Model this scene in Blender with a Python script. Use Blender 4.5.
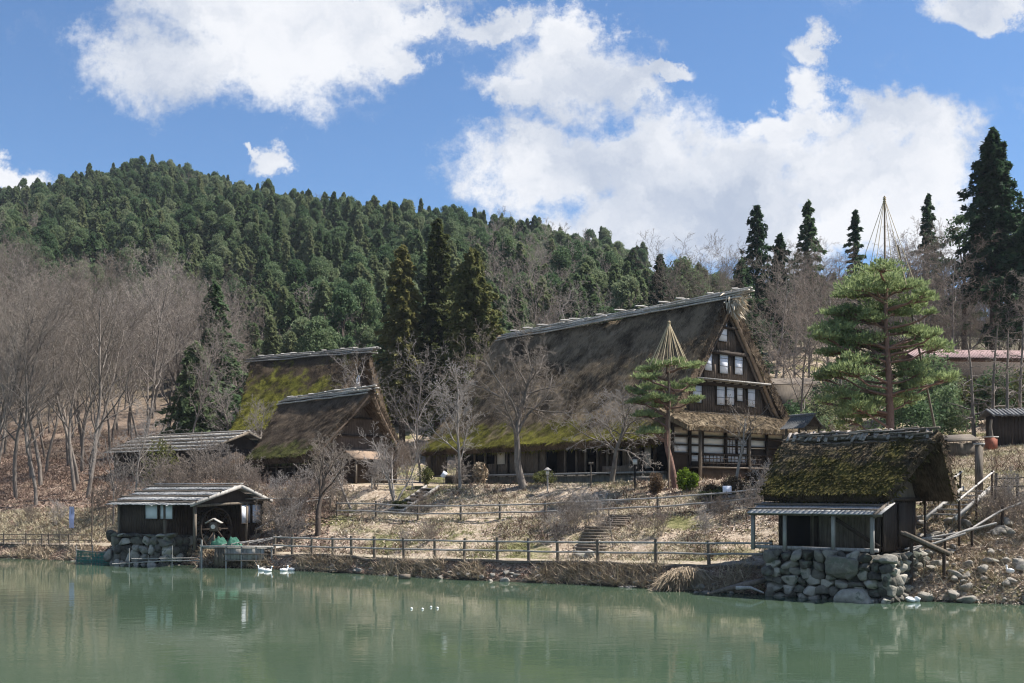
import bpy, bmesh, math, random
import numpy as np
from mathutils import Vector, Matrix

for o in list(bpy.data.objects): bpy.data.objects.remove(o)
SC = bpy.context.scene
COL = SC.collection
R = math.radians
F = 1100.0; HZ = 492.0; CH = 4.3          # focal length in px, horizon row, eye height (m)

# ------------------------------------------------------------------ camera
cam = bpy.data.cameras.new("camera"); cam_o = bpy.data.objects.new("camera", cam); COL.objects.link(cam_o)
cam.sensor_width = 36.0; cam.lens = F / 1024 * 36.0
cam.shift_y = (HZ - 341.5) / 1024.0
cam_o.location = (0, 0, CH); cam_o.rotation_euler = (R(90), 0, 0)
cam.clip_start = 0.5; cam.clip_end = 6000
SC.camera = cam_o
# ------------------------------------------------------------------ view
SC.view_settings.view_transform = 'Standard'; SC.view_settings.look = 'None'
SC.view_settings.gamma = 1.0; SC.view_settings.exposure = 1.05
SC.cycles.max_bounces = 5; SC.cycles.diffuse_bounces = 2; SC.cycles.glossy_bounces = 2
SC.cycles.transparent_max_bounces = 8
SC.cycles.use_denoising = True; SC.cycles.filter_width = 1.15
SC.cycles.caustics_reflective = False; SC.cycles.caustics_refractive = False
# ------------------------------------------------------------------ sun and sky
EL, AZ = R(55), (0.985, 0.12)
sv = Vector((AZ[0]*math.cos(EL), AZ[1]*math.cos(EL), math.sin(EL))).normalized()
sun = bpy.data.lights.new("sun", 'SUN'); sun.energy = 5.0; sun.angle = R(0.53); sun.color = (1.0, 0.95, 0.88)
sun_o = bpy.data.objects.new("sun", sun); COL.objects.link(sun_o)
sun_o.location = (60, 30, 90); sun_o.rotation_euler = sv.to_track_quat('Z', 'Y').to_euler()
SKY_STRENGTH = 0.08

class NT:                                   # small node helper
    def __init__(s, tree): s.t = tree; s.n = tree.nodes; s.l = tree.links
    def new(s, typ, **kw):
        n = s.n.new(typ)
        for k, v in kw.items(): setattr(n, k, v)
        return n
    def put(s, inp, v):
        if v is None: return
        if isinstance(v, bpy.types.NodeSocket): s.l.new(v, inp)
        elif isinstance(v, (tuple, list)) and len(v) == 3 and inp.type == 'RGBA': inp.default_value = (*v, 1)
        else: inp.default_value = v
    def m(s, op, a, b=None, c=None, clamp=False):
        n = s.new('ShaderNodeMath', operation=op, use_clamp=clamp)
        s.put(n.inputs[0], a); s.put(n.inputs[1], b)
        if c is not None: s.put(n.inputs[2], c)
        return n.outputs[0]
    def vm(s, op, a, b=None):
        n = s.new('ShaderNodeVectorMath', operation=op); s.put(n.inputs[0], a)
        if b is not None: s.put(n.inputs[1], b)
        return n.outputs[0]
    def noise(s, vec, scale, detail=4, rough=.55, dist=0, col=False, lac=2.0):
        n = s.new('ShaderNodeTexNoise'); s.put(n.inputs['Vector'], vec)
        n.inputs['Scale'].default_value = scale; n.inputs['Detail'].default_value = detail
        n.inputs['Roughness'].default_value = rough; n.inputs['Distortion'].default_value = dist
        return n.outputs['Color' if col else 'Fac']
    def rng(s, v, a, b, c=0., d=1., smooth=True):
        n = s.new('ShaderNodeMapRange', interpolation_type='SMOOTHSTEP' if smooth else 'LINEAR')
        s.put(n.inputs[0], v)
        for i, x in enumerate((a, b, c, d)): s.put(n.inputs[i+1], x)
        return n.outputs[0]
    def mix(s, f, a, b, mode='MIX'):
        n = s.new('ShaderNodeMix', data_type='RGBA', blend_type=mode)
        s.put(n.inputs[0], f); s.put(n.inputs[6], a); s.put(n.inputs[7], b)
        return n.outputs[2]
    def ramp(s, f, stops):
        n = s.new('ShaderNodeValToRGB'); cr = n.color_ramp
        while len(cr.elements) < len(stops): cr.elements.new(.5)
        for e, (p, c) in zip(cr.elements, stops): e.position = p; e.color = (*c, 1)
        s.put(n.inputs[0], f); return n.outputs[0]
    def scale(s, vec, sc):
        return s.vm('MULTIPLY', vec, sc)

world = bpy.data.worlds.new("World"); SC.world = world; world.use_nodes = True
w = NT(world.node_tree); w.n.clear()
sky = w.new('ShaderNodeTexSky'); sky.sky_type = 'NISHITA'; sky.sun_disc = False
sky.sun_elevation = EL; sky.sun_rotation = math.atan2(AZ[0], AZ[1]); sky.altitude = 600
sky.air_density = 1.0; sky.dust_density = 0.6; sky.ozone_density = 1.6
tc = w.new('ShaderNodeTexCoord').outputs['Generated']
sp = w.new('ShaderNodeSeparateXYZ'); w.put(sp.inputs[0], tc)
yy = w.m('MAXIMUM', sp.outputs[1], 0.12)
ca = w.m('DIVIDE', sp.outputs[0], yy); cb = w.m('DIVIDE', sp.outputs[2], yy)
cmb = w.new('ShaderNodeCombineXYZ'); w.put(cmb.inputs[0], ca); w.put(cmb.inputs[1], cb)
pv = cmb.outputs[0]
wv = w.noise(pv, 7.0, 9, .68, col=True)
pv2 = w.vm('ADD', pv, w.scale(w.vm('SUBTRACT', wv, (.5, .5, .5)), (.17, .14, 0)))
sp2 = w.new('ShaderNodeSeparateXYZ'); w.put(sp2.inputs[0], pv2)
A, B = sp2.outputs[0], sp2.outputs[1]
CL = [(275,25,125,68),(170,50,75,48),(365,25,60,42),(405,52,30,20),(250,-40,170,60),
      (570,70,70,44),(576,30,34,30),(520,98,45,18),(625,78,34,20),(660,66,40,9),
      (545,168,88,42),(620,160,100,42),(700,185,160,62),(850,170,118,56),(925,175,58,48),(880,120,40,30),
      (800,225,210,40),(640,235,120,42),(818,50,20,22),(806,84,26,26),(800,115,50,16),
      (266,154,26,15),(240,147,10,9),(15,168,38,16),(985,2,60,18),(490,10,44,16),(412,6,24,16),
      (1200,120,120,70)]
dens = None
for (u, v, rx, ry) in CL:
    a0, b0 = (u-512)/F, (HZ-v)/F
    dx = w.m('MULTIPLY', w.m('SUBTRACT', A, a0), F/rx); dy = w.m('MULTIPLY', w.m('SUBTRACT', B, b0), F/ry)
    d = w.m('SQRT', w.m('ADD', w.m('MULTIPLY', dx, dx), w.m('MULTIPLY', dy, dy)))
    d = w.m('SUBTRACT', 1.5, d)
    dens = d if dens is None else w.m('SMOOTH_MAX', dens, d, .25)
fine = w.m('ADD', w.m('MULTIPLY', w.noise(pv, 9.0, 10, .66), .6), w.m('MULTIPLY', w.noise(pv, 30.0, 8, .7), .4))
dens = w.m('ADD', dens, w.m('MULTIPLY', w.m('SUBTRACT', fine, .5), 3.6))
mask = w.rng(dens, .12, .82)
wisp = w.m('MULTIPLY', w.rng(w.noise(w.scale(pv2, (3, 5, 1)), 3.2, 8, .66), .56, .80), .28)
front = w.rng(sp.outputs[1], .12, .3)
mask = w.m('MAXIMUM', w.m('MULTIPLY', mask, front), w.m('MULTIPLY', wisp, w.rng(sp.outputs[2], .05, .2)))
behind = w.m('MULTIPLY', w.rng(w.noise(tc, 2.6, 7, .6), .5, .64), w.m('SUBTRACT', 1., front))
mask = w.m('MAXIMUM', mask, behind)
# the shade within a cloud: billows plus grey bases
bil = w.noise(w.vm('ADD', pv2, (.0, .022, 0)), 6.0, 6, .55)
shade = w.m('ADD', w.rng(bil, .33, .62), w.m('MULTIPLY', w.rng(dens, 1.0, 2.4), -.22), clamp=True)
ccol = w.mix(shade, (.235, .27, .335), (.455, .462, .48))
skyc = w.vm('MULTIPLY', sky.outputs[0], (.54, .74, .92))
bg1 = w.new('ShaderNodeBackground'); w.put(bg1.inputs[0], skyc); bg1.inputs[1].default_value = SKY_STRENGTH
bg2 = w.new('ShaderNodeBackground'); w.put(bg2.inputs[0], ccol); bg2.inputs[1].default_value = 1.0
mxs = w.new('ShaderNodeMixShader'); w.put(mxs.inputs[0], mask); w.l.new(bg1.outputs[0], mxs.inputs[1]); w.l.new(bg2.outputs[0], mxs.inputs[2])
wo = w.new('ShaderNodeOutputWorld'); w.l.new(mxs.outputs[0], wo.inputs[0])

# ================================================================== helpers
RS = np.random.RandomState(11)
def unit(v):
    v = np.asarray(v, float); n = np.linalg.norm(v, axis=-1, keepdims=True); return v/np.maximum(n, 1e-9)

class MB:
    """collects geometry and links it as one mesh object"""
    def __init__(s): s.V = []; s.L = []; s.T = []; s.n = 0
    def raw(s, V, Fc):                       # V (N,3), Fc (M,k)
        V = np.asarray(V, float); Fc = np.asarray(Fc, np.int64)
        if len(V) == 0 or len(Fc) == 0: return s
        s.V.append(V); s.L.append((Fc + s.n).ravel()); s.T.append(np.full(len(Fc), Fc.shape[1])); s.n += len(V); return s
    def box(s, c, size, rz=0, M=None):
        h = np.array(size)/2
        v = np.array([[x, y, z] for z in (-1, 1) for y in (-1, 1) for x in (-1, 1)]) * h
        if M is not None: v = v @ np.array(M).T
        if rz: cz, sz = math.cos(rz), math.sin(rz); v = v @ np.array([[cz, sz, 0], [-sz, cz, 0], [0, 0, 1]])
        return s.raw(v + np.array(c), [[0,2,3,1],[4,5,7,6],[0,1,5,4],[2,6,7,3],[0,4,6,2],[1,3,7,5]])
    def beam(s, a, b, wd, ht, up=(0, 0, 1)):
        a = np.array(a, float); b = np.array(b, float); x = unit(b-a); y = unit(np.cross(up, x)); z = np.cross(x, y)
        v = []
        for p in (a, b):
            for (i, j) in ((-1,-1),(1,-1),(1,1),(-1,1)): v.append(p + y*wd/2*i + z*ht/2*j)
        return s.raw(v, [[0,3,2,1],[4,5,6,7],[0,1,5,4],[1,2,6,5],[2,3,7,6],[3,0,4,7]])
    def segs(s, P0, P1, R0, R1, k=3):
        P0 = np.asarray(P0, float); P1 = np.asarray(P1, float); R0 = np.asarray(R0, float); R1 = np.asarray(R1, float)
        if len(P0) == 0: return s
        d = unit(P1-P0); ref = np.where(np.abs(d[:, 2:3]) > .9, np.array([[1., 0, 0]]), np.array([[0, 0, 1.]]))
        x = unit(np.cross(ref, d)); y = np.cross(d, x); N = len(P0)
        V = np.zeros((N, 2*k, 3))
        for i in range(k):
            a = 2*math.pi*i/k; o = x*math.cos(a) + y*math.sin(a)
            V[:, i] = P0 + o*R0[:, None]; V[:, k+i] = P1 + o*R1[:, None]
        base = (np.arange(N)*2*k)[:, None]
        Fc = np.concatenate([base + np.array([[i, (i+1) % k, k+(i+1) % k, k+i]]) for i in range(k)])
        return s.raw(V.reshape(-1, 3), Fc)
    def tube(s, pts, rad, k=6):
        pts = np.asarray(pts, float); rad = np.broadcast_to(np.asarray(rad, float), (len(pts),))
        d = unit(np.gradient(pts, axis=0)); n = len(pts)
        ref = np.array([0, 0, 1.]) if abs(d[0][2]) < .9 else np.array([1., 0, 0])
        V = []
        for i in range(n):
            x = unit(np.cross(ref, d[i])); y = np.cross(d[i], x)
            for j in range(k):
                a = 2*math.pi*j/k; V.append(pts[i] + rad[i]*(x*math.cos(a)+y*math.sin(a)))
        Fc = [[i*k+j, i*k+(j+1) % k, (i+1)*k+(j+1) % k, (i+1)*k+j] for i in range(n-1) for j in range(k)]
        s.raw(V, Fc)
        c0 = s.n; s.raw([pts[0], *V[:k]], [[0, 1+(j+1) % k, 1+j] for j in range(k)])
        s.raw([pts[-1], *V[-k:]], [[0, 1+j, 1+(j+1) % k] for j in range(k)]); return s
    def grid(s, P):                          # P (a,b,3)
        a, b = P.shape[:2]; i = np.arange(a*b).reshape(a, b)
        return s.raw(P.reshape(-1, 3), np.stack([i[:-1, :-1], i[1:, :-1], i[1:, 1:], i[:-1, 1:]], -1).reshape(-1, 4))
    def tris(s, T):                          # T (N,3,3)
        T = np.asarray(T); return s.raw(T.reshape(-1, 3), np.arange(len(T)*3).reshape(-1, 3))
    def quads(s, T):
        T = np.asarray(T); return s.raw(T.reshape(-1, 3), np.arange(len(T)*4).reshape(-1, 4))
    def build(s, name, mat, parent=None, smooth=False, loc=None):
        me = bpy.data.meshes.new(name)
        V = np.concatenate(s.V); L = np.concatenate(s.L); T = np.concatenate(s.T)
        me.vertices.add(len(V)); me.vertices.foreach_set('co', V.astype(np.float32).ravel())
        me.loops.add(len(L)); me.loops.foreach_set('vertex_index', L.astype(np.int32))
        me.polygons.add(len(T)); st = np.concatenate([[0], np.cumsum(T)[:-1]])
        me.polygons.foreach_set('loop_start', st.astype(np.int32)); me.polygons.foreach_set('loop_total', T.astype(np.int32))
        if smooth: me.polygons.foreach_set('use_smooth', np.ones(len(T), bool))
        me.update(calc_edges=True); me.validate()
        me.materials.append(mat)
        o = bpy.data.objects.new(name, me); COL.objects.link(o)
        if parent: o.parent = parent
        if loc is not None: o.location = loc
        return o

def leaf_quads(P, size, rs, flat=0.0, asp=1.0):
    """randomly turned leaf faces at points P"""
    n = len(P); a = rs.normal(size=(n, 3)); a[:, 2] *= (1-flat); a = unit(a)
    b = unit(np.cross(a, rs.normal(size=(n, 3))))
    b[:, 2] *= (1-flat)
    sz = size*(0.6+.8*rs.rand(n))[:, None]
    a = a*sz*asp; b = b*sz*.5
    return np.stack([P-a*.5, P+b*.5, P+a*.5, P-b*.5], 1)

def thing(name, label, cat, loc=(0, 0, 0), rz=0, group=None):
    o = bpy.data.objects.new(name, None); COL.objects.link(o); o.empty_display_size = .3
    o.location = loc; o.rotation_euler = (0, 0, rz); o['label'] = label; o['category'] = cat
    if group: o['group'] = group
    return o
def tag(o, label, cat, group=None, kind=None):
    o['label'] = label; o['category'] = cat
    if group: o['group'] = group
    if kind: o['kind'] = kind
    return o
def dup(root, loc, rz=0, sc=1.0, label=None, group=None, kids=None):
    r = root.copy(); COL.objects.link(r); r.location = loc; r.rotation_euler = (0, 0, rz)
    r.scale = sc if isinstance(sc, tuple) else (sc, sc, sc)
    if label: r['label'] = label
    if group: r['group'] = group
    for ch in (kids if kids is not None else KIDS[root.name]):
        c = ch.copy(); COL.objects.link(c); c.parent = r
    return r
KIDS = {}

# ================================================================== terrain
_tab = np.random.RandomState(5).rand(256, 256)
def vnoise(x, y):
    xi = np.floor(x).astype(int); yi = np.floor(y).astype(int); fx = x-xi; fy = y-yi
    fx = fx*fx*(3-2*fx); fy = fy*fy*(3-2*fy)
    g = lambda a, b: _tab[a % 256, b % 256]
    return (g(xi, yi)*(1-fx)+g(xi+1, yi)*fx)*(1-fy) + (g(xi, yi+1)*(1-fx)+g(xi+1, yi+1)*fx)*fy
def fbm(x, y, o=4):
    r = 0; a = .5
    for k in range(o): r = r + a*(vnoise(x*2**k+17*k, y*2**k+31*k)-.5); a *= .5
    return r
#   column u : shore, then (Y, z) of bank top, walk outer, walk inner, mid path near / far, terrace edge, terrace back, foot, hill 1, 2, crest, beyond
COLS = {
 -200: [77.5,(78.2,.45),(79,.75),(81,.8),(88,3.0),(90,3.3),(100,4.9),(125,8.6),(155,16),(205,42),(350,84),(500,112),(700,90)],
    0: [71.7,(72.4,.45),(73,.75),(75,.8),(82,3.0),(84,3.3),(95,4.9),(120,8.3),(150,14),(200,37),(350,84),(500,126),(700,100)],
  150: [66.0,(66.8,.5),(67.5,.9),(71,1.0),(77,3.2),(79,3.5),(87,5.4),(100,7),(130,11),(190,26),(350,94),(500,141),(700,110)],
  300: [60.0,(60.6,.45),(61,.75),(63,.8),(70,2.9),(71.5,3.0),(77,4.7),(92,5.6),(115,9),(180,28),(340,84),(500,126),(700,100)],
  450: [54.2,(54.8,.5),(55.2,.85),(57,.9),(63.2,2.7),(65,2.8),(71,4.7),(96,5.1),(110,8),(170,27),(330,76),(500,115),(700,90)],
  600: [50.5,(51.1,.55),(51.5,.95),(53.2,1.0),(59.8,3.05),(61.3,3.15),(66.8,4.85),(96,5.1),(110,8),(165,27),(330,66),(500,97),(700,80)],
  700: [47.3,(48,.6),(48.5,1.05),(50.2,1.15),(57,3.2),(58.8,3.8),(65,5.0),(90,5.1),(105,8),(150,22),(300,46),(500,76),(700,60)],
  800: [45.6,(46.2,.7),(46.8,1.1),(48.5,1.3),(54,3.4),(56,4.0),(63,5.0),(82,5.4),(98,9),(150,24),(260,42),(500,78),(700,60)],
  900: [43.6,(44.3,.6),(45,1.1),(46.5,1.5),(50.5,3.7),(53,4.2),(61,5.2),(80,7.5),(96,10.5),(140,20),(180,30),(500,60),(700,50)],
 1024: [41.8,(42.6,.7),(43.5,1.2),(45,1.9),(49.5,3.9),(52,4.3),(60,5.4),(78,8),(95,10.5),(140,20),(180,28),(500,50),(700,40)],
 1250: [39.5,(40.3,.7),(41.2,1.2),(43,1.9),(47.5,3.9),(50,4.3),(58,5.4),(76,8),(93,10.5),(140,20),(180,28),(500,45),(700,35)]}
_us = sorted(COLS); _rc = np.array([(u-512)/F for u in _us])
_K = np.array([[(30, -2.0), (COLS[u][0]-.8, -.7), (COLS[u][0], 0.)] + list(COLS[u][1:]) + [(2500, 60.)] for u in _us], float)
def brk(r, k):                               # (Y, z) of break k along direction r
    return np.interp(r, _rc, _K[:, k, 0]), np.interp(r, _rc, _K[:, k, 1])
def H(X, Y, micro=True):
    X = np.asarray(X, float); Y = np.asarray(Y, float); shp = np.broadcast(X, Y).shape
    X = np.broadcast_to(X, shp).ravel(); Y = np.broadcast_to(Y, shp).ravel(); r = np.clip(X/Y, _rc[0], _rc[-1])
    nk = _K.shape[1]
    yk = np.stack([np.interp(r, _rc, _K[:, k, 0]) for k in range(nk)], 1); zk = np.stack([np.interp(r, _rc, _K[:, k, 1]) for k in range(nk)], 1)
    # wavy shore
    jig = fbm(X*.35, Y*.1+3, 3)*.9
    yk[:, 1] += jig; yk[:, 2] += jig
    z = np.full(len(Y), -2.0)
    for k in range(nk-1):
        m = (Y >= yk[:, k]) & (Y < yk[:, k+1])
        t = (Y[m]-yk[m, k])/(yk[m, k+1]-yk[m, k]); z[m] = zk[m, k]*(1-t)+zk[m, k+1]*t
    z[Y >= yk[:, -1]] = 60.
    if micro:
        sl = (Y > yk[:, 5]) & (Y < yk[:, 6]) | (Y > yk[:, 7]) & (Y < yk[:, 8]) | (Y > yk[:, 2]) & (Y < yk[:, 4])
        z = z + np.where(sl, fbm(X*.7, Y*.7, 4)*.42, fbm(X*.5, Y*.5, 3)*.06)
        big = np.clip((Y-140)/150, 0, 1)
        z = z + big*fbm(X*.012+4, Y*.012, 4)*22
    return z.reshape(shp)
def h(x, y): return float(H(np.array([x]), np.array([y]))[0])
def at(u, Y): return (u-512)/F*Y
def atz(v, Y): return CH + (HZ-v)/F*Y

# ================================================================== materials
MATS = {}
def mat(name, rough=.8, spec=.2):
    m = bpy.data.materials.new(name); m.use_nodes = True; t = NT(m.node_tree)
    b = m.node_tree.nodes['Principled BSDF']; b.inputs['Roughness'].default_value = rough
    b.inputs['Specular IOR Level'].default_value = spec; MATS[name] = m
    return m, t, b
def bump(t, b, hgt, strength=.5, dist=.05):
    n = t.new('ShaderNodeBump'); n.inputs['Strength'].default_value = strength; n.inputs['Distance'].default_value = dist
    t.put(n.inputs['Height'], hgt); t.l.new(n.outputs[0], b.inputs['Normal'])
def coords(t, which='Object'): return t.new('ShaderNodeTexCoord').outputs[which]
def gpos(t): return t.new('ShaderNodeNewGeometry').outputs['Position']
def orand(t): return t.new('ShaderNodeObjectInfo').outputs['Random']

def wood(name, dark, light, scale=3., rough=.8, grain=(1, 1, .12), bumpd=.01):
    m, t, b = mat(name, rough); c = coords(t)
    g = t.noise(t.scale(c, grain), scale*6, 5, .65); big = t.noise(c, scale*.5, 3)
    f = t.m('ADD', t.m('MULTIPLY', g, .7), t.m('MULTIPLY', big, .45))
    t.put(b.inputs['Base Color'], t.ramp(f, [(.38, dark), (.74, light)])); bump(t, b, g, .6, bumpd); return m
def leafmat(name, stops, spread=1.0, rough=.65, pscale=.8):
    m, t, b = mat(name, rough, .15)
    c = coords(t)
    f = t.m('ADD', t.m('MULTIPLY', orand(t), .55*spread), t.m('MULTIPLY', t.noise(c, pscale, 3), .75))
    isl = t.new('ShaderNodeNewGeometry').outputs['Random Per Island']
    f = t.m('ADD', f, t.m('MULTIPLY', t.m('SUBTRACT', isl, .5), .25))
    col = t.ramp(t.m('MULTIPLY', f, .8), stops); t.put(b.inputs['Base Color'], col)
    tr = t.new('ShaderNodeBsdfTranslucent'); t.put(tr.inputs[0], col); mx = t.new('ShaderNodeMixShader'); mx.inputs[0].default_value = .42
    out = m.node_tree.nodes['Material Output']; t.l.new(b.outputs[0], mx.inputs[1]); t.l.new(tr.outputs[0], mx.inputs[2]); t.l.new(mx.outputs[0], out.inputs[0])
    return m
def plain(name, col, rough=.7, var=.12, sc=6., spec=.2):
    m, t, b = mat(name, rough, spec); n = t.noise(coords(t), sc, 4)
    t.put(b.inputs['Base Color'], t.mix(n, tuple(x*(1-var) for x in col), tuple(min(1, x*(1+var)) for x in col))); return m
def stone(name, stops, sc=1.2, lich=(.17, .17, .13)):
    m, t, b = mat(name, .85); c = coords(t); g = t.new('ShaderNodeNewGeometry')
    isl = g.outputs['Random Per Island']
    f = t.m('ADD', t.m('MULTIPLY', isl, .55), t.m('MULTIPLY', t.noise(c, sc*3, 6, .65), .6))
    col = t.ramp(f, stops); col = t.mix(t.rng(t.noise(c, sc*2.2, 5, .6), .54, .66), col, lich)
    t.put(b.inputs['Base Color'], col); bump(t, b, t.noise(c, 9, 6, .7), .8, .05); return m
def thatch(name, base_d, base_l, moss_d, moss_l, zlo, zhi, amt, patch=.5):
    """weathered straw with moss that grows in patches; local z lets it thicken toward the eaves or spread over the roof"""
    m, t, b = mat(name, .95, .05); c = coords(t); s = t.new('ShaderNodeSeparateXYZ'); t.put(s.inputs[0], c)
    streak = t.noise(t.scale(c, (5., 1.1, .7)), 3.2, 6, .7); blot = t.noise(c, .55, 5, .62); fi = t.noise(c, 14, 4, .7)
    straw = t.mix(t.rng(t.m('ADD', t.m('MULTIPLY', streak, .5), t.m('MULTIPLY', blot, .65)), .44, .70), base_d, base_l)
    zt = t.rng(s.outputs[2], zlo, zhi, 1., 0.)
    mk = t.m('ADD', t.m('MULTIPLY', zt, .34), t.m('ADD', t.noise(t.vm('ADD', c, (7, 3, 1)), patch, 7, .66), amt))
    mk = t.rng(mk, .62, .80)
    moss = t.mix(t.rng(t.m('ADD', t.m('MULTIPLY', t.noise(c, 1.3, 5, .7), .7), t.m('MULTIPLY', fi, .4)), .40, .72), moss_d, moss_l)
    t.put(b.inputs['Base Color'], t.mix(mk, straw, moss))
    bump(t, b, t.m('ADD', t.m('ADD', streak, t.m('MULTIPLY', fi, .6)), t.m('MULTIPLY', blot, 1.2)), 1., .22); return m

# ground
m_ground, t, b = mat('ground', .95, .05); p = gpos(t)
sp3 = t.new('ShaderNodeSeparateXYZ'); t.put(sp3.inputs[0], p)
n1 = t.noise(p, .22, 5, .6); n2 = t.noise(p, 2.2, 7, .75); n3 = t.noise(p, 9., 5, .75)
f = t.m('ADD', t.m('MULTIPLY', n2, .55), t.m('MULTIPLY', n3, .5))
litter = t.ramp(f, [(.34, (.04, .03, .022)), (.43, (.19, .14, .10)), (.53, (.40, .32, .24)), (.68, (.62, .53, .43))])
grass = t.ramp(f, [(.36, (.03, .035, .014)), (.5, (.12, .12, .05)), (.66, (.32, .29, .15))])
earth = t.ramp(f, [(.36, (.045, .032, .025)), (.5, (.16, .112, .085)), (.66, (.33, .25, .195))])
lf = t.rng(sp3.outputs[0], -38, -20, 1., 0.)
col = t.mix(t.rng(n1, .50, .62), litter, grass); col = t.mix(t.m('MULTIPLY', lf, .8), col, earth)
col = t.mix(t.rng(sp3.outputs[1], 130, 190), col, (.035, .04, .022))
col = t.mix(t.rng(sp3.outputs[2], .04, .16, 1., 0.), col, (.06, .05, .038))
t.put(b.inputs['Base Color'], col); bump(t, b, f, 1., .18)
m_path, t, b = mat('packed_earth', .95, .05); p = gpos(t); n = t.noise(p, 3, 6, .7)
t.put(b.inputs['Base Color'], t.ramp(n, [(.35, (.16, .13, .095)), (.6, (.36, .31, .24)), (.75, (.44, .40, .31))])); bump(t, b, n, .5, .04)
# water
m_water, t, b = mat('lake_water', .04, .5); p = gpos(t)
b.inputs['IOR'].default_value = 1.333
t.put(b.inputs['Base Color'], t.mix(t.rng(t.noise(p, .12, 3), .35, .7), (.048, .078, .050), (.060, .092, .058)))
wv = t.m('ADD', t.noise(t.scale(p, (.55, 1., 1.)), 1.1, 3, .5, .6), t.m('MULTIPLY', t.noise(t.scale(p, (.7, 1., 1.)), 4.5, 3, .6, .4), .28))
patch = t.rng(t.noise(p, .09, 3), .3, .7, .35, 1.)
bump(t, b, t.m('MULTIPLY', wv, patch), 0.16, .06)

m_dark = wood('old_dark_timber', (.018, .014, .011), (.06, .045, .035), 2.)
m_darkplank = wood('dark_planks', (.02, .015, .012), (.085, .062, .048), 2., grain=(6, 6, .25))
m_redwood = wood('reddish_timber', (.05, .038, .031), (.155, .118, .092), 2.)
m_grey = wood('weathered_grey_wood', (.15, .14, .13), (.42, .40, .37), 2.5)
m_mid = wood('weathered_brown_wood', (.06, .05, .04), (.20, .165, .13), 2.5)
m_pale = wood('pale_bleached_wood', (.20, .185, .165), (.56, .525, .48), 2.)
m_ropelog = wood('rope_bound_log', (.16, .11, .075), (.36, .27, .20), 3.)
m_rope = plain('straw_rope', (.50, .41, .27), .9)
m_shoji = plain('paper_screen', (.72, .74, .80), .8, .05, 1.)
m_plaster = plain('aged_plaster', (.60, .56, .49), .9, .12, 2.)
m_white = plain('white_plaster', (.80, .80, .80), .9, .06, 2.)
m_black = plain('black_and_inner_shade', (.008, .008, .009), .95, .1)  # near-black: shade of dark interiors put into colour; also the lamp post's own black
m_bark2 = wood('stripped_bark', (.10, .085, .075), (.42, .37, .33), 2.5, bumpd=.03)
m_shingle = wood('grey_shingle', (.17, .165, .16), (.52, .51, .49), 2., grain=(1, .5, 1))
m_rock = stone('bank_rock', [(.3, (.05, .045, .038)), (.6, (.15, .135, .115)), (.9, (.32, .295, .255))])
m_wallrock = stone('wall_rock', [(.3, (.05, .046, .038)), (.55, (.17, .158, .132)), (.85, (.40, .37, .315))], lich=(.13, .14, .11))
m_bark = wood('grey_bark', (.07, .058, .05), (.25, .215, .185), 2., grain=(1, 1, .2), bumpd=.03)
m_darkbark = wood('dark_bark', (.03, .024, .02), (.13, .10, .08), 2., grain=(1, 1, .2), bumpd=.03)
m_redbark = wood('red_pine_bark', (.09, .05, .038), (.27, .16, .125), 3., grain=(1, 1, .35), bumpd=.03)
m_palebark = wood('pale_bark', (.15, .13, .115), (.38, .345, .31), 2., grain=(1, 1, .3))
def twigmat(name, a, b_, c_):
    m, t, b = mat(name, .9, .05)
    f = t.m('ADD', t.m('MULTIPLY', orand(t), .7), t.m('MULTIPLY', t.noise(coords(t), .4, 3), .4))
    t.put(b.inputs['Base Color'], t.ramp(f, [(.15, a), (.5, b_), (.9, c_)])); return m
m_twig = twigmat('bare_twigs', (.12, .10, .082), (.21, .178, .15), (.30, .26, .225))
m_greytwig = twigmat('silvery_twigs', (.17, .15, .138), (.25, .225, .205), (.34, .31, .285))
m_browntwig = twigmat('brown_twigs', (.12, .098, .08), (.185, .15, .125), (.26, .21, .175))
m_cedar = leafmat('cedar_foliage', [(.2, (.055, .068, .028)), (.45, (.115, .130, .046)), (.7, (.20, .185, .068))])
m_darkcon = leafmat('dark_conifer_foliage', [(.2, (.024, .050, .026)), (.5, (.042, .080, .038)), (.8, (.075, .12, .052))])
m_forest = leafmat('forest_foliage', [(.15, (.034, .066, .032)), (.4, (.075, .122, .056)), (.6, (.13, .175, .082)), (.85, (.20, .225, .115))], 1.25, pscale=.3)
m_round = leafmat('broad_evergreen_foliage', [(.15, (.036, .072, .034)), (.4, (.080, .132, .060)), (.6, (.14, .19, .092)), (.85, (.21, .24, .135))], 1.1, pscale=.3)
m_pine = leafmat('garden_pine_needles', [(.2, (.14, .18, .08)), (.5, (.28, .34, .15)), (.8, (.42, .46, .24))], .3)
m_bush = leafmat('yellow_green_leaves', [(.2, (.10, .16, .015)), (.5, (.22, .30, .03)), (.8, (.38, .45, .07))], .2)
m_rust = leafmat('russet_leaves', [(.2, (.06, .04, .025)), (.5, (.13, .085, .05)), (.8, (.20, .14, .08))], .6)
m_olive = leafmat('olive_leaves', [(.2, (.05, .06, .02)), (.5, (.10, .11, .035)), (.8, (.19, .18, .07))], .6)
m_reed = twigmat('dry_reeds', (.20, .155, .11), (.42, .34, .245), (.62, .53, .41))

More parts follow.
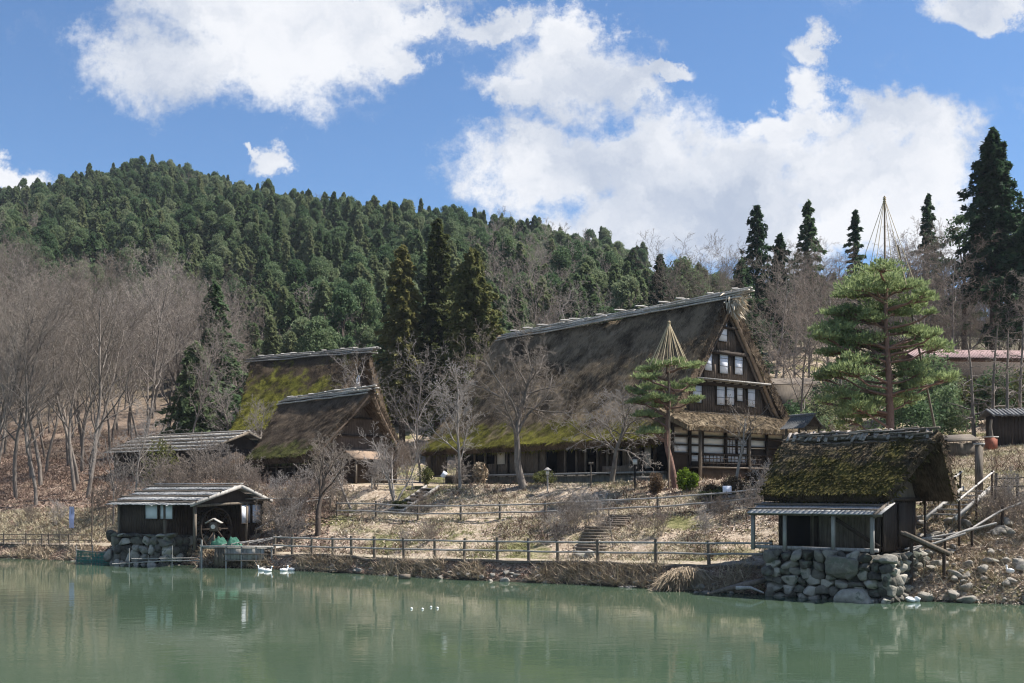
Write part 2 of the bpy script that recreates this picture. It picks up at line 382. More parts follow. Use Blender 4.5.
# ================================================================== the setting
ri = np.concatenate([np.linspace(-1.6, -.56, 40), np.arange(-.55, .5501, .0042), np.linspace(.56, 1.6, 40)])
Yi = np.concatenate([np.arange(30, 40, 1.), np.arange(40, 84, .26), np.arange(84, 130, .8), np.geomspace(131, 1200, 150)])
RR, YY = np.meshgrid(ri, Yi, indexing='ij'); XX = RR*YY
g = MB(); g.grid(np.stack([XX, YY, H(XX, YY)], -1)); gr = g.build('ground', m_ground, smooth=True); gr['kind'] = 'structure'
for p_ in [gr]: p_.data.flip_normals() if gr.data.polygons[1000].normal.z < 0 else None
g = MB(); g.raw([(-700, -400, 0), (700, -400, 0), (700, 95, 0), (-700, 95, 0)], [[0, 1, 2, 3]])
o = g.build('lake_water', m_water); o['kind'] = 'structure'
# lake bed and the far side behind the viewer, so the ground carries on under the water
g = MB(); g.raw([(-700, -400, -2.2), (700, -400, -2.2), (700, 40, -2.2), (-700, 40, -2.2)], [[0, 1, 2, 3]])
o = g.build('lake_bed', m_ground); o['kind'] = 'structure'

def ribbon(name, k0, k1, u0, u1, m, inset=.12, lift=.035):
    rr = np.arange((u0-512)/F, (u1-512)/F, .006); P = []
    y0, _ = brk(rr, k0); y1, _ = brk(rr, k1); rows = []
    for t_ in np.linspace(inset, 1-inset, 6):
        y = y0*(1-t_)+y1*t_; x = rr*y; rows.append(np.stack([x, y, H(x, y)+lift], -1))
    gg = MB(); gg.grid(np.stack(rows, 0).transpose(1, 0, 2)); oo = gg.build(name, m, smooth=True); oo['kind'] = 'structure'; return oo
ribbon('lakeside_path', 4, 5, -60, 770, m_path)
ribbon('garden_path', 6, 7, 330, 1080, m_path, .1)
def haze_box():
    g = MB(); g.box((0, 400, 110), (4200, 1700, 227)); o = g.build('haze', bpy.data.materials.new('haze_air')); o['kind'] = 'stuff'; o['label'] = 'thin pale spring haze in the air over lake and hill'; o['category'] = 'haze'
    m = o.data.materials[0]; m.use_nodes = True; t = NT(m.node_tree); t.n.clear(); v = t.new('ShaderNodeVolumePrincipled'); v.inputs['Color'].default_value = (.80, .87, 1.0, 1); v.inputs['Density'].default_value = HAZE
    out = t.new('ShaderNodeOutputMaterial'); t.l.new(v.outputs[0], out.inputs['Volume']); return o
HAZE = .00011
haze_box()
#---PART2---
# ================================================================== buildings
def p2l(u, v, th, rz, xp):
    """where the sight line through a pixel meets the plane local x = xp of a thing: (local y, local z)"""
    ox, oy, oz = th; dx, dy = math.cos(rz), math.sin(rz); gx, gy = -math.sin(rz), math.cos(rz); r = (u-512)/F
    a = ox+xp*dx; b_ = oy+xp*dy; y = (r*b_-a)/(gx-r*gy); Y = b_+y*gy
    return y, CH+(HZ-v)/F*Y-oz
def p2f(u, v, th, rz, yp):
    """the same for the plane local y = yp: (local x, local z)"""
    ox, oy, oz = th; dx, dy = math.cos(rz), math.sin(rz); gx, gy = -math.sin(rz), math.cos(rz); r = (u-512)/F
    a = ox+yp*gx; b_ = oy+yp*gy; x = (r*b_-a)/(dx-r*dy); Y = b_+x*dy
    return x, CH+(HZ-v)/F*Y-oz

def thatch_roof(parent, m, prof, xa, xb, flare_a, flare_b, thick=.55, tufts=4000, seed=1, sag=.15, shag=.07, tl=.35, back_b=None):
    """prof: (w, z) from ridge to eave. The ridge spans xa..xb; eaves are shorter by the flares."""
    rs = np.random.RandomState(seed); pw = np.array([p[0] for p in prof]); pz = np.array([p[1] for p in prof])
    arc = np.concatenate([[0], np.cumsum(np.hypot(np.diff(pw), np.diff(pz)))]); ns = int(arc[-1]/.16)
    s = np.linspace(0, arc[-1], ns); W_ = np.interp(s, arc, pw); Z_ = np.interp(s, arc, pz)
    # smooth the profile
    for _ in range(6): W_[1:-1] = (W_[:-2]+W_[1:-1]*2+W_[2:])/4; Z_[1:-1] = (Z_[:-2]+Z_[1:-1]*2+Z_[2:])/4
    Wp = np.concatenate([-W_[::-1], W_[1:]]); Zp = np.concatenate([Z_[::-1], Z_[1:]]); Sp = np.concatenate([s[::-1], s[1:]])/arc[-1]
    T = np.stack([np.gradient(Wp), np.gradient(Zp)], 1); T = T/np.linalg.norm(T, axis=1, keepdims=True); Nn = np.stack([-T[:, 1], T[:, 0]], 1)
    nx = int((xb-xa)/.18); tt = np.linspace(0, 1, nx)
    fb = np.where(Wp > 0, flare_b if back_b is None else back_b, flare_b); x0 = xa+flare_a*Sp[:, None]; x1 = xb-(fb*Sp)[:, None]; X = x0*(1-tt)+x1*tt
    nn = fbm(X*.9+seed*7, Sp[:, None]*9+seed+0*X, 4)*shag*2.4 + (rs.rand(*X.shape)-.5)*shag*.7
    dz = -sag*np.sin(np.pi*tt)[None, :]*(1-Sp[:, None])
    Y = Wp[:, None]+Nn[:, :1]*nn; Z = Zp[:, None]+Nn[:, 1:]*nn+dz
    Yi_ = (Wp-Nn[:, 0]*thick)[:, None]*np.ones_like(X); Zi_ = (Zp-Nn[:, 1]*thick*(.75+.25*Sp))[:, None]+dz
    mid = len(Wp)//2
    Zi_ = np.minimum(Zi_, Z-.12)
    g = MB(); O = np.stack([X, Y, Z], -1); I = np.stack([X, Yi_, Zi_], -1)
    g.grid(O); un = MB(); un.grid(I)
    def rim(a, b_):
        n = 5; rows = [a*(1-k/n)+b_*k/n+(rs.rand(*a.shape)-.5)*.09*(0 < k < n) for k in range(n+1)]; un.grid(np.stack(rows, 0))
    rim(O[:, 0], I[:, 0]); rim(O[:, -1], I[:, -1]); rim(O[0], I[0]); rim(O[-1], I[-1]); un.build('roof_underside', m_under, parent)
    # loose straw lying down the slope
    n = tufts; i = rs.randint(0, len(Wp), n); j = rs.randint(0, nx-1, n); Pt = O[i, j]+np.stack([(rs.rand(n)-.5)*.18]*1+[(0*i)]*2, 1)
    dn = np.stack([np.zeros(n), T[i, 0]*np.sign(Wp[i]+1e-6), T[i, 1]*np.sign(Wp[i]+1e-6)], 1); nr = np.stack([np.zeros(n), Nn[i, 0], Nn[i, 1]], 1)
    L = (tl*(.5+rs.rand(n)))[:, None]; tip = Pt+dn*L+nr*(.02+.09*rs.rand(n))[:, None]+rs.normal(size=(n, 3))*.03
    sd = np.array([[1., 0, 0]])*(.03+.05*rs.rand(n))[:, None]
    g.tris(np.stack([Pt-sd, Pt+sd, tip], 1))
    # ragged fringe on eaves and gable edges
    for (row, dirv) in ((O[0], (0, -.3, -1)), (O[-1], (0, .3, -1)), (I[0], (0, -.2, -1)), (I[-1], (0, .2, -1)), (O[:, -1], (1, 0, -.5)), (I[:, -1], (.9, 0, -.7)), (O[:, 0], (-1, 0, -.5))):
        k = len(row)*4; q = row[rs.randint(0, len(row), k)]+rs.normal(size=(k, 3))*.05
        tip = q+unit(np.array(dirv))*(.06+.16*rs.rand(k))[:, None]+rs.normal(size=(k, 3))*.04; sd = rs.normal(size=(k, 3))*.03
        g.tris(np.stack([q-sd, q+sd, tip], 1))
    return g.build('thatched_roof', m, parent)

def ridge_cap(parent, x0, x1, z, m, n, seed, wd=.9, over=.0, rise=0.):
    """bundled boards and logs along a ridge, each lying a little off the next"""
    rs = np.random.RandomState(seed); g = MB(); step = (x1-x0)/n
    for k in range(n):
        xa = x0+k*step-.5*step*(k > 0); xb = x0+(k+1)*step+.15*step; zz = z+.16+rs.uniform(-.03, .05)+rise*k/n
        for q in (-1, 0, 1):
            y = q*wd*.33+rs.uniform(-.05, .05); zq = zz-abs(q)*.18
            g.beam((xa+rs.uniform(0, .4), y, zq-rs.uniform(0, .08)), (xb-rs.uniform(0, .4), y+rs.uniform(-.06, .06), zq+rs.uniform(.0, .1)), wd*.36, .09)
    for q in (-1, 1):
        for k in range(2):
            pts = [(x0+(x1-x0)*t-.2, q*(wd*.42+.16*k)+rs.uniform(-.04, .04), z-.1-.2*k+rs.uniform(-.04, .04)) for t in np.linspace(0, 1, 14)]
            g.tube(pts, .07, 5)
    return g.build('ridge_boards', m, parent)
def ridge_pegs(parent, x0, x1, z, m, n, wd, seed, r=.06):
    rs = np.random.RandomState(seed)
    for k in range(n):
        x = x0+(x1-x0)*(k+.5+rs.uniform(-.3, .3))/n; wd_k = wd*rs.uniform(.55, 1.1); g = MB(); g.tube([(0, -wd_k, -.03), (.02, 0, .04), (rs.uniform(-.2, .2), wd_k, rs.uniform(-.05, .02))], r, 6); g.build('ridge_peg', m, parent, loc=(x, 0, z+rs.uniform(0, .04)))

def planks_wall(g, x0, x1, z0, z1, y, th=.05, pw=.22, axis='x', rs=random.Random(3)):
    x = x0
    while x < x1-.02:
        ww = min(pw*rs.uniform(.8, 1.2), x1-x); o = rs.uniform(0, .012)
        c = (x+ww/2, y+o, (z0+z1)/2); s_ = (ww-.012, th, z1-z0)
        if axis == 'y': c = (c[1], c[0], c[2]); s_ = (s_[1], s_[0], s_[2])
        g.box(c, s_); x += ww

def shoji_panel(parent, cx, cy, cz, wd, ht, axis, name='paper_window', bars=(2, 2), m=None):
    """paper screen with a thin frame and bars; axis is the way its face looks (x or y)"""
    g = MB(); f = MB(); d = .03
    def bx(G, a, b_, c, sa, sb, sc): G.box((a, b_, c) if axis == 'x' else (b_, a, c), (sa, sb, sc) if axis == 'x' else (sb, sa, sc))
    sg = 1 if axis == 'x' else -1
    A0 = cx if axis == 'x' else cy; B0 = cy if axis == 'x' else cx
    bx(g, A0, B0, cz, d, wd, ht); p = g.build(name, m or m_shoji, parent)
    for s_ in (-1, 1):
        bx(f, A0+sg*.03, B0+s_*(wd/2), cz, .06, .07, ht+.07); bx(f, A0+sg*.031, B0, cz+s_*ht/2, .06, wd, .06)
    for k in range(1, bars[0]): bx(f, A0+sg*.022, B0-wd/2+wd*k/bars[0], cz, .03, .025, ht)
    for k in range(1, bars[1]): bx(f, A0+sg*.024, B0, cz-ht/2+ht*k/bars[1], .03, wd, .02)
    f.build('frame', m_dark, p); return p

m_under = thatch('thatch_cut_edge', (.045, .033, .024), (.20, .15, .105), (.05, .04, .02), (.12, .10, .04), -9, -8, -.1, .8)
# ---- the great farmhouse
HT = (6.8, 82.0, 5.12); HR = math.atan2(-20, 15.6); LX = 12.7
m_th_main = thatch('thatch_farmhouse', (.06, .045, .03), (.33, .255, .17), (.065, .058, .02), (.235, .225, .04), 2.2, 5.6, .03, .42)
farm = thing('farmhouse', 'huge steep thatched farmhouse with tall gable of white paper windows above the lake slope', 'farmhouse', HT, HR)
prof = [(0, 12.3), (.3, 12.0), (1.6, 10.1), (3.4, 7.55), (5.3, 4.85), (6.5, 3.4), (7.6, 2.55)]
thatch_roof(farm, m_th_main, prof, -LX-.2, LX-.4, -.6, -.35, .62, 15000, 3, .5)
ridge_cap(farm, -LX+.2, LX+1.1, 12.12, m_pale, 10, 5, .75, rise=.0)
ridge_pegs(farm, -LX+.5, LX+.9, 12.42, m_grey, 12, .75, 6, .06)
# straw bundle at the peak
g = MB(); rs = np.random.RandomState(4); n = 420
q = np.array([LX-.15, 0, 11.5])+rs.normal(size=(n, 3))*(.25, .35, .35); tip = q+unit(np.stack([.6+0*q[:, 0], q[:, 1]*1.2, -1.0+0*q[:, 0]], 1)+rs.normal(size=(n, 3))*.3)*(.35+.5*rs.rand(n))[:, None]; sd = rs.normal(size=(n, 3))*.035
g.tris(np.stack([q-sd, q+sd, tip], 1)); g.build('straw_bundle', m_reed, farm)
GX = LX-.75                                  # plane of the upper gable wall
gw = lambda z: max(.0, np.interp(z, [4.0, 4.85, 7.55, 10.1, 12.0], [5.6, 5.2, 3.4, 1.6, .3])-.75)
g = MB(); zz = np.linspace(4.0, 11.4, 12)
for a, b_ in zip(zz[:-1], zz[1:]): g.raw([(GX, -gw(a)-.3, a), (GX, gw(a)+.3, a), (GX, gw(b_)+.3, b_), (GX, -gw(b_)-.3, b_)], [[0, 1, 2, 3]])
g.build('gable_wall', m_darkplank, farm)
g = MB(); random.seed(8)                      # reddish planks proud of the wall
for (z0, z1) in ((4.3, 6.1), (6.5, 8.15), (8.5, 9.9)):
    y = -gw(z1)
    while y < gw(z1)-.2:
        w_ = random.uniform(.2, .3)
        if y+w_ < gw(z1): g.box((GX+.035+random.uniform(0, .01), y+w_/2, (z0+z1)/2), (.05, w_-.02, z1-z0))
        y += w_
g.build('gable_planks', m_redwood, farm)
for z, e, th_ in ((6.25, .5, .3), (8.3, .3, .22), (4.2, .6, .25), (9.98, .1, .16)):
    g = MB(); g.box((GX+.16, 0, z), (.3, 2*(gw(z)+e), th_)); g.build('floor_beam', m_dark, farm)
g = MB(); g.box((GX+.45, 0, 6.42), (.9, 2*gw(6.4)+.1, .09)); 
for y in np.arange(-3.0, 3.1, .85): g.box((GX+.35, y, 6.32), (.7, .1, .1))
g.build('window_ledge', m_grey, farm)
def upper_win(u0, v0, u1, v1):
    y0, zt = p2l(u0, v0, HT, HR, GX+.1); y1, zb = p2l(u1, v1, HT, HR, GX+.1); shoji_panel(farm, GX+.12, (y0+y1)/2, (zt+zb)/2, abs(y1-y0)+.14, zt-zb+.16, 'x', bars=(1, 3))
for q in ((718.5, 322, 726.5, 341), (704.5, 350.5, 711.5, 370), (719.5, 351.5, 727.5, 373), (734.5, 353.5, 742, 374), (692.5, 386, 701, 402), (716.5, 383, 725, 404.5), (725.5, 383, 733.5, 404.5), (736.7, 384, 742, 400.5), (747.5, 386.5, 754.5, 406.5)): upper_win(*q)
# barge poles along both gable slopes
for s_ in (-1, 1):
    for off, r_, m_ in ((.80, .15, m_ropelog), (1.2, .09, m_redwood), (.62, .10, m_dark)):
        pts = []
        for z in np.linspace(3.2, 11.2, 26):
            wv_ = np.interp(z, [3.2, 4.85, 7.55, 10.1, 12.0], [6.6, 5.2, 3.4, 1.6, .3])-off*.95
            pts.append((LX-.38-off*.12+.0*(z-4)/8, s_*max(wv_, .02), z))
        rad = [r_*(1+.18*(k % 2)) for k in range(26)] if m_ is m_ropelog else r_
        g = MB(); g.tube(pts, rad, 6); g.build('rafter', m_, farm)
# skirt roof across the gable
m_skirt = thatch('thatch_skirt', (.14, .105, .07), (.37, .295, .20), (.10, .10, .04), (.24, .24, .08), 2, 4, -.16, .6)
g = MB(); nx = 70; ny = 16; yy_ = np.linspace(-6.4, 6.4, nx)
for lay in (0, 1):
    P = np.zeros((nx, ny, 3))
    for j in range(ny):
        t_ = j/(ny-1); P[:, j] = np.stack([LX-.8+t_*2.5+0*yy_, yy_*(1-.0*t_), 4.42-1.15*t_-.38*lay*(1-.2*t_)+(np.random.RandomState(j).rand(nx)-.5)*.07*(lay == 0)], -1)
    g.grid(P)
    if lay == 0: P0 = P
g.grid(np.stack([P0[:, -1], P[:, -1]], 0)); g.grid(np.stack([P0[0], P[0]], 0)); g.grid(np.stack([P0[-1], P[-1]], 0))
rs = np.random.RandomState(9); n = 2600; q = P0[rs.randint(0, nx, n), rs.randint(0, ny, n)]+rs.normal(size=(n, 3))*(.05, .08, 0); tip = q+np.stack([.3+.2*rs.rand(n), rs.normal(size=n)*.03, -.12+.06*rs.rand(n)], 1); sd = np.array([[0, .04, 0]])
g.tris(np.stack([q-sd, q+sd, tip], 1)); g.build('skirt_roof', m_skirt, farm)
g = MB()
for y in np.arange(-6.2, 6.3, .45): g.beam((LX-.3, y, 3.75), (LX+1.75, y, 2.93), .08, .1)
g.beam((LX+1.2, -6.2, 3.02), (LX+1.2, 6.2, 3.02), .12, .14); g.build('eave_rafters', m_redwood, farm)
# ground floor, gable side
WX = LX-.1
g = MB(); g.box((WX-.12, 0, 1.6), (.2, 12.0, 3.9)); g.build('wall', m_darkplank, farm)
def gy(u, v=450): return p2l(u, v, HT, HR, WX+.1)[0]
def gz(v, u=720): return p2l(u, v, HT, HR, WX+.1)[1]
for u in (672, 689.3, 701.6, 725.2, 748.3, 766.3, 784):
    g = MB(); g.box((WX+.14, gy(u), 1.5), (.16, .17, 3.5)); g.build('post', m_dark, farm)
for v, th_ in ((427.5, .2), (437.6, .15), (446, .1), (454.6, .14)):
    g = MB(); g.box((WX+.1, 0, gz(v)), (.14, 11.9, th_)); g.build('cross_beam', m_dark, farm)
def gpanel(u0, v0, u1, v1, m, nm='wall_panel', d=.02):
    y0, y1 = gy(u0), gy(u1); z1, z0 = gz(v0), gz(v1); g = MB(); g.box((WX+d, (y0+y1)/2, (z0+z1)/2), (.05, y1-y0, z1-z0)); return g.build(nm, m, farm)
for a, b_ in ((673, 689), (690, 701), (702, 725), (726, 748), (749, 766), (767, 783)): gpanel(a, 428.5, b_, 437, m_plaster)
for a, b_ in ((673, 689), (690, 701), (702, 725)):
    gpanel(a, 438.3, b_, 445.3, m_white); gpanel(a, 446.6, b_, 453.8, m_white)
gpanel(749, 438.3, 766, 447.5, m_white)
for (a, b_) in ((726, 736.6), (737.2, 748)):
    y0, y1 = gy(a), gy(b_); z1, z0 = gz(438.6), gz(454); shoji_panel(farm, WX+.04, (y0+y1)/2, (z0+z1)/2, y1-y0-.08, z1-z0-.06, 'x', bars=(3, 3))
for a, b_ in ((690, 701), (702, 725), (726, 748)): gpanel(a, 455.4, b_, 461.8, m_white)
dd = gpanel(750.5, 448.5, 765, 476, m_darkplank, 'sliding_door', .05)
# veranda and railing
g = MB(); g.box((WX+.75, gy(722), .72), (1.2, gy(748)-gy(686)+.8, .09)); g.build('veranda_floor', m_mid, farm)
g = MB(); g.box((WX+1.05, gy(722), .3), (.08, gy(748)-gy(686)+.6, .75)); g.build('veranda_skirt', m_darkplank, farm)
g = MB(); ya, yb = gy(688)-.3, gy(748)
for z in (.98, 1.28, 1.55): g.beam((WX+1.25, ya, z), (WX+1.25, yb, z), .06, .06)
for y in np.arange(ya, yb, .34): g.box((WX+1.25, y, 1.15), (.04, .04, .82))
g.build('railing', m_dark, farm)
for k, y in enumerate((gy(686), gy(735), gy(768.8)+.2, 5.9)):
    g = MB(); g.box((WX+1.3, y, 1.45), (.16, .16, 3.1)); g.build('porch_post', m_grey if k > 1 else m_mid, farm)
# ground floor, long side
FY = -6.0
g = MB(); g.box((-.2, -4.7, 1.6), (2*LX-1.4, .2, 3.9)); g.box((0, 4.8, 1.6), (2*LX-1.4, .2, 3.9)); g.box((-LX+.4, 0, 1.6), (.2, 9.4, 3.9)); g.box((0, 0, 3.9), (2*LX-1.0, 10.6, .1)); g.build('inner_wall', m_black, farm)  # solid inner walls coloured near-black for the shade inside the house
g = MB(); g.box((-.2, -5.9, .42), (2*LX-1.2, 2.2, .12)); g.box((-.2, -5.3, .1), (2*LX-1.4, 1.2, .6)); g.build('veranda_floor', m_grey, farm)
fx = lambda u: p2f(u, 460, HT, HR, FY)[0]
for u in [432, 447, 462, 476, 486.5, 497, 508, 517, 538.5, 546.5, 566.5, 578, 587, 599, 609, 619.5, 631, 642, 656]:
    g = MB(); g.box((fx(u), FY-.1, 1.6), (.14, .15, 2.6)); g.build('post', m_mid if u < 640 else m_dark, farm)
g = MB(); g.box((-.2, FY-.1, 2.72), (2*LX-1.2, .2, .28)); g.build('eave_beam', m_dark, farm)
for a, b_, zt in ((425, 446, 2.7), (509, 516, 2.7), (519, 545, 2.7), (622, 640, 2.7), (463, 476, 1.3), (487, 508, 1.3)):
    g = MB(); planks_wall(g, fx(a), fx(b_), .5, zt, FY+.05, rs=random.Random(2)); g.build('plank_wall', m_mid, farm)
for a, b_, z0, z1, m_ in ((495, 505, 1.25, 2.35, m_plaster), (645, 651, .7, 2.3, m_grey)):
    g = MB(); g.box(((fx(a)+fx(b_))/2, FY-.02, (z0+z1)/2), (fx(b_)-fx(a), .05, z1-z0)); g.build('door_panel', m_, farm)
for a in (552, 572, 593, 604, 625):
    g = MB(); x = fx(a); g.box((x, -5.15, 1.5), (.9, .05, 2.0)); g.build('sliding_screen', m_darkplank, farm)
g = MB(); g.box((fx(625), FY-.55, .62), (fx(640)-fx(611), .4, .5)); g.build('veranda_step', m_mid, farm)

# ---- middle thatched house with the bare gable
AT = (-14.6, 85.3, 4.75); AR = math.atan2(-10.4, 8.9)
m_th_a = thatch('thatch_middle_house', (.055, .041, .03), (.21, .16, .115), (.045, .048, .02), (.15, .155, .05), 2.2, 4.2, .0, .5)
ha = thing('thatched_house', 'middle thatched house with plain brown gable and bleached log ridge behind bare shrubs', 'house', AT, AR)
thatch_roof(ha, m_th_a, [(0, 7.15), (.3, 6.85), (1.7, 5.2), (3.4, 3.25), (4.2, 2.55), (4.9, 2.15)], -6.6, 6.9, 3.2, 1.9, .6, 6500, 12, .25)
ridge_cap(ha, -6.4, 7.0, 7.05, m_pale, 5, 13, .65); ridge_pegs(ha, -6.2, 6.6, 7.25, m_grey, 5, .5, 14, .045)
g = MB(); wa = lambda z: max(0, np.interp(z, [2.0, 3.25, 5.2, 6.85], [4.0, 3.1, 1.4, .2])-.3)
zz = np.linspace(2.0, 6.4, 8)
for a, b_ in zip(zz[:-1], zz[1:]): g.raw([(5.0, -wa(a), a), (5.0, wa(a), a), (5.0, wa(b_), b_), (5.0, -wa(b_), b_)], [[0, 1, 2, 3]])
g.build('gable_wall', m_redwood, ha)
for s_ in (-1, 1):
    g = MB(); g.tube([(float(np.interp(z, [2., 6.8], [5.1, 6.75])), s_*max(wa(z)+.1, 0), z) for z in np.linspace(2, 6.6, 16)], .11, 6); g.build('rafter', m_ropelog, ha)
g = MB(); g.box((5.08, 0, 3.7), (.12, 2*wa(3.7), .14)); g.box((5.08, 0, 5.0), (.12, 2*wa(5.), .12)); g.build('cross_beam', m_dark, ha)
g = MB(); g.box((4.7, 0, 1.2), (.15, 7.2, 2.5)); g.box((0, 3.5, 1.2), (9.2, .15, 2.5)); g.box((-4.6, 0, 1.2), (.15, 7.2, 2.5)); g.box((0, -2.6, 1.2), (9.2, .15, 2.5)); g.box((0, 0, 2.45), (9.2, 7.2, .1)); g.build('wall', m_darkplank, ha)
for x in np.linspace(-4.6, 4.6, 8):
    g = MB(); g.box((x, -3.7, 1.2), (.13, .13, 2.6)); g.build('post', m_mid, ha)
g = MB()
for z in (.6, 1.0, 1.4, 1.8): g.box((0, -3.72, z), (9.2, .06, .06))
g.build('rail', m_mid, ha)
g = MB(); g.raw([(5.0, -1.4, 2.75), (5.0, 1.4, 2.75), (6.7, 1.4, 2.0), (6.7, -1.4, 2.0), (5.0, -1.4, 2.65), (5.0, 1.4, 2.65), (6.7, 1.4, 1.9), (6.7, -1.4, 1.9)], [[0,1,2,3],[7,6,5,4],[0,3,7,4],[1,5,6,2],[3,2,6,7]]); g.build('porch_roof', m_ropelog, ha)
for y in (-1.2, 1.2):
    g = MB(); g.box((6.5, y, .95), (.12, .12, 2.0)); g.build('porch_post', m_mid, ha)

# ---- rear thatched house with bright moss
BT = (-18.8, 101.6, 6.2); BR = math.atan2(-7.2, 12.4)
m_th_b = thatch('thatch_mossy_house', (.035, .027, .02), (.12, .09, .062), (.045, .045, .01), (.27, .26, .05), 4.5, 11.5, .06, .55)
hb = thing('thatched_house', 'rear thatched house half hidden behind another, its roof bright with yellow moss', 'house', BT, BR)
thatch_roof(hb, m_th_b, [(0, 10.9), (.35, 10.6), (2.2, 8.1), (4.2, 5.5), (5.6, 4.1), (6.4, 3.6)], -6.9, 7.0, 3.4, 1.6, .75, 6500, 21, .3)
ridge_cap(hb, -7.2, 7.8, 10.82, m_grey, 6, 22, .7); ridge_pegs(hb, -6.8, 7.2, 11.02, m_grey, 6, .6, 23, .05)
g = MB(); wb = lambda z: max(0, np.interp(z, [3.0, 5.5, 8.1, 10.6], [5.6, 3.9, 1.9, .1])-.4)
zz = np.linspace(3, 10, 8)
for a, b_ in zip(zz[:-1], zz[1:]): g.raw([(5.9, -wb(a), a), (5.9, wb(a), a), (5.9, wb(b_), b_), (5.9, -wb(b_), b_)], [[0, 1, 2, 3]])
g.build('gable_wall', m_darkplank, hb)
shoji_panel(hb, 5.98, -.3, 8.0, .7, 1.2, 'x'); shoji_panel(hb, 5.98, -1.6, 5.7, .8, 1.2, 'x'); shoji_panel(hb, 5.98, 1.0, 5.7, .8, 1.2, 'x')
g = MB(); g.box((0, 0, 1.8), (11.2, 9.2, 4.0)); g.build('wall', m_darkplank, hb)

# ---- board roofed buildings
def board_roof(parent, xa, xb, yf, yb, zr, zf, zb, m, rows=4, seed=1, stones=True, name='board_roof'):
    """rows of split boards held down by poles and stones on both slopes"""
    rs = random.Random(seed); g = MB(); p = MB()
    for side, ye, ze in ((-1, yf, zf), (1, yb, zb)):
        n = rows if abs(ye) > 2.2 else max(2, rows-1)
        for k in range(n):
            t0, t1 = k/n, (k+1.22)/n; t1 = min(t1, 1.03); x = xa
            while x < xb-.02:
                w_ = min(rs.uniform(.14, .3), xb-x); j = rs.uniform(-.03, .03); lift = .05*(n-k)+.03
                a = np.array([x+w_/2, ye*t0, zr+(ze-zr)*t0+lift-.06]); b_ = np.array([x+w_/2, ye*(t1+j/2), zr+(ze-zr)*t1+lift-.02+rs.uniform(0, .03)])
                g.beam(a, b_, w_-.012, .03); x += w_
            tm = (k+.75)/n
            p.tube([(xa-.1+(xb-xa+.2)*q, ye*tm, zr+(ze-zr)*tm+.05*(n-k)+.1+rs.uniform(-.02, .02)) for q in np.linspace(0, 1, 6)], .05, 5)
    g.box(((xa+xb)/2, 0, zr+.26), (xb-xa+.1, .3, .06))
    g.build(name, m, parent); p.build('weight_poles', m_mid, parent)
def gable_trim(parent, x, yf, yb, zr, zf, zb, m):
    g = MB(); g.beam((x, 0, zr+.1), (x, yf*1.04, zf+.02), .06, .2); g.beam((x, 0, zr+.1), (x, yb*1.04, zb+.02), .06, .2); g.build('barge_board', m, parent)

# long shed at the rear left
CT = (-26.9+1.0, 90.0+1.4, 5.6); CR = math.atan2(-8, 10.9)
hc = thing('shed', 'long low shed under a pale board roof among bare trees behind the boathouse', 'shed', (-26.15, 90.0, 5.3), CR)
board_roof(hc, -6.9, 6.9, -3.6, 3.4, 3.55, 2.2, 2.3, m_pale, 5, 31); gable_trim(hc, 6.9, -3.6, 3.4, 3.55, 2.2, 2.3, m_mid)
g = MB(); planks_wall(g, -6.2, 6.2, -.4, 2.2, -2.9, rs=random.Random(5)); planks_wall(g, -2.9, 2.8, -.4, 2.35, 6.2, axis='y', rs=random.Random(6)); planks_wall(g, -2.9, 2.8, -.4, 2.35, -6.2, axis='y', rs=random.Random(7)); planks_wall(g, -6.2, 6.2, -.4, 2.2, 2.8, rs=random.Random(8))
g.raw([(6.18, -2.9, 2.3), (6.18, 2.8, 2.3), (6.18, 0, 3.5)], [[0, 1, 2]]); g.raw([(-6.18, -2.9, 2.3), (-6.18, 2.8, 2.3), (-6.18, 0, 3.5)], [[0, 1, 2]]); g.build('wall', m_darkplank, hc)
for x in (-4.3, -1.5, 1.2): 
    g = MB(); g.box((x, -2.96, 1.3), (1.3, .06, 1.3)); g.build('window', m_black, hc)
for x in np.linspace(-6.2, 6.2, 6):
    g = MB(); g.box((x, -3.0, 1.0), (.14, .14, 2.6)); g.build('post', m_mid, hc)
shoji_panel(hc, 6.28, 1.2, 1.5, .7, 1.4, 'x')

# boathouse at the lake, left
DR = R(-30); d0 = np.array([math.cos(DR), math.sin(DR)]); DRIDGE = np.array([-16.3, 66.0]); DC = DRIDGE-d0*3.5
DT = (DC[0], DC[1], 0.0)
hd = thing('boathouse', 'dark plank boathouse with a water wheel porch at the left shore', 'boathouse', DT, DR)
ZR, ZF, ZB = 4.55, 3.52, 3.7
board_roof(hd, -3.6, 3.55, -3.9, 2.6, ZR, ZF, ZB, m_shingle, 4, 41); gable_trim(hd, 3.58, -3.9, 2.6, ZR, ZF, ZB, m_grey)
g = MB(); planks_wall(g, -3.1, .75, 1.8, 3.5, -3.3, rs=random.Random(9)); planks_wall(g, -3.3, 2.2, 1.8, 3.7, -3.1, axis='y', rs=random.Random(10)); planks_wall(g, -3.3, .9, 1.0, 3.6, .8, axis='y', rs=random.Random(11))
planks_wall(g, .8, 3.1, 1.0, 3.7, .9, rs=random.Random(12)); planks_wall(g, .9, 2.2, 1.0, 3.75, 3.1, axis='y', rs=random.Random(13)); planks_wall(g, -3.1, 3.1, 1.0, 3.6, 2.2, rs=random.Random(14))
g.raw([(3.05, -3.2, 3.62), (3.05, 2.2, 3.75), (3.05, 0, 4.5)], [[0, 1, 2]]); g.build('wall', m_darkplank, hd)
x0, z0 = p2f(145.5, 519, DT, DR, -3.3); x1, z1 = p2f(175, 504.5, DT, DR, -3.3)
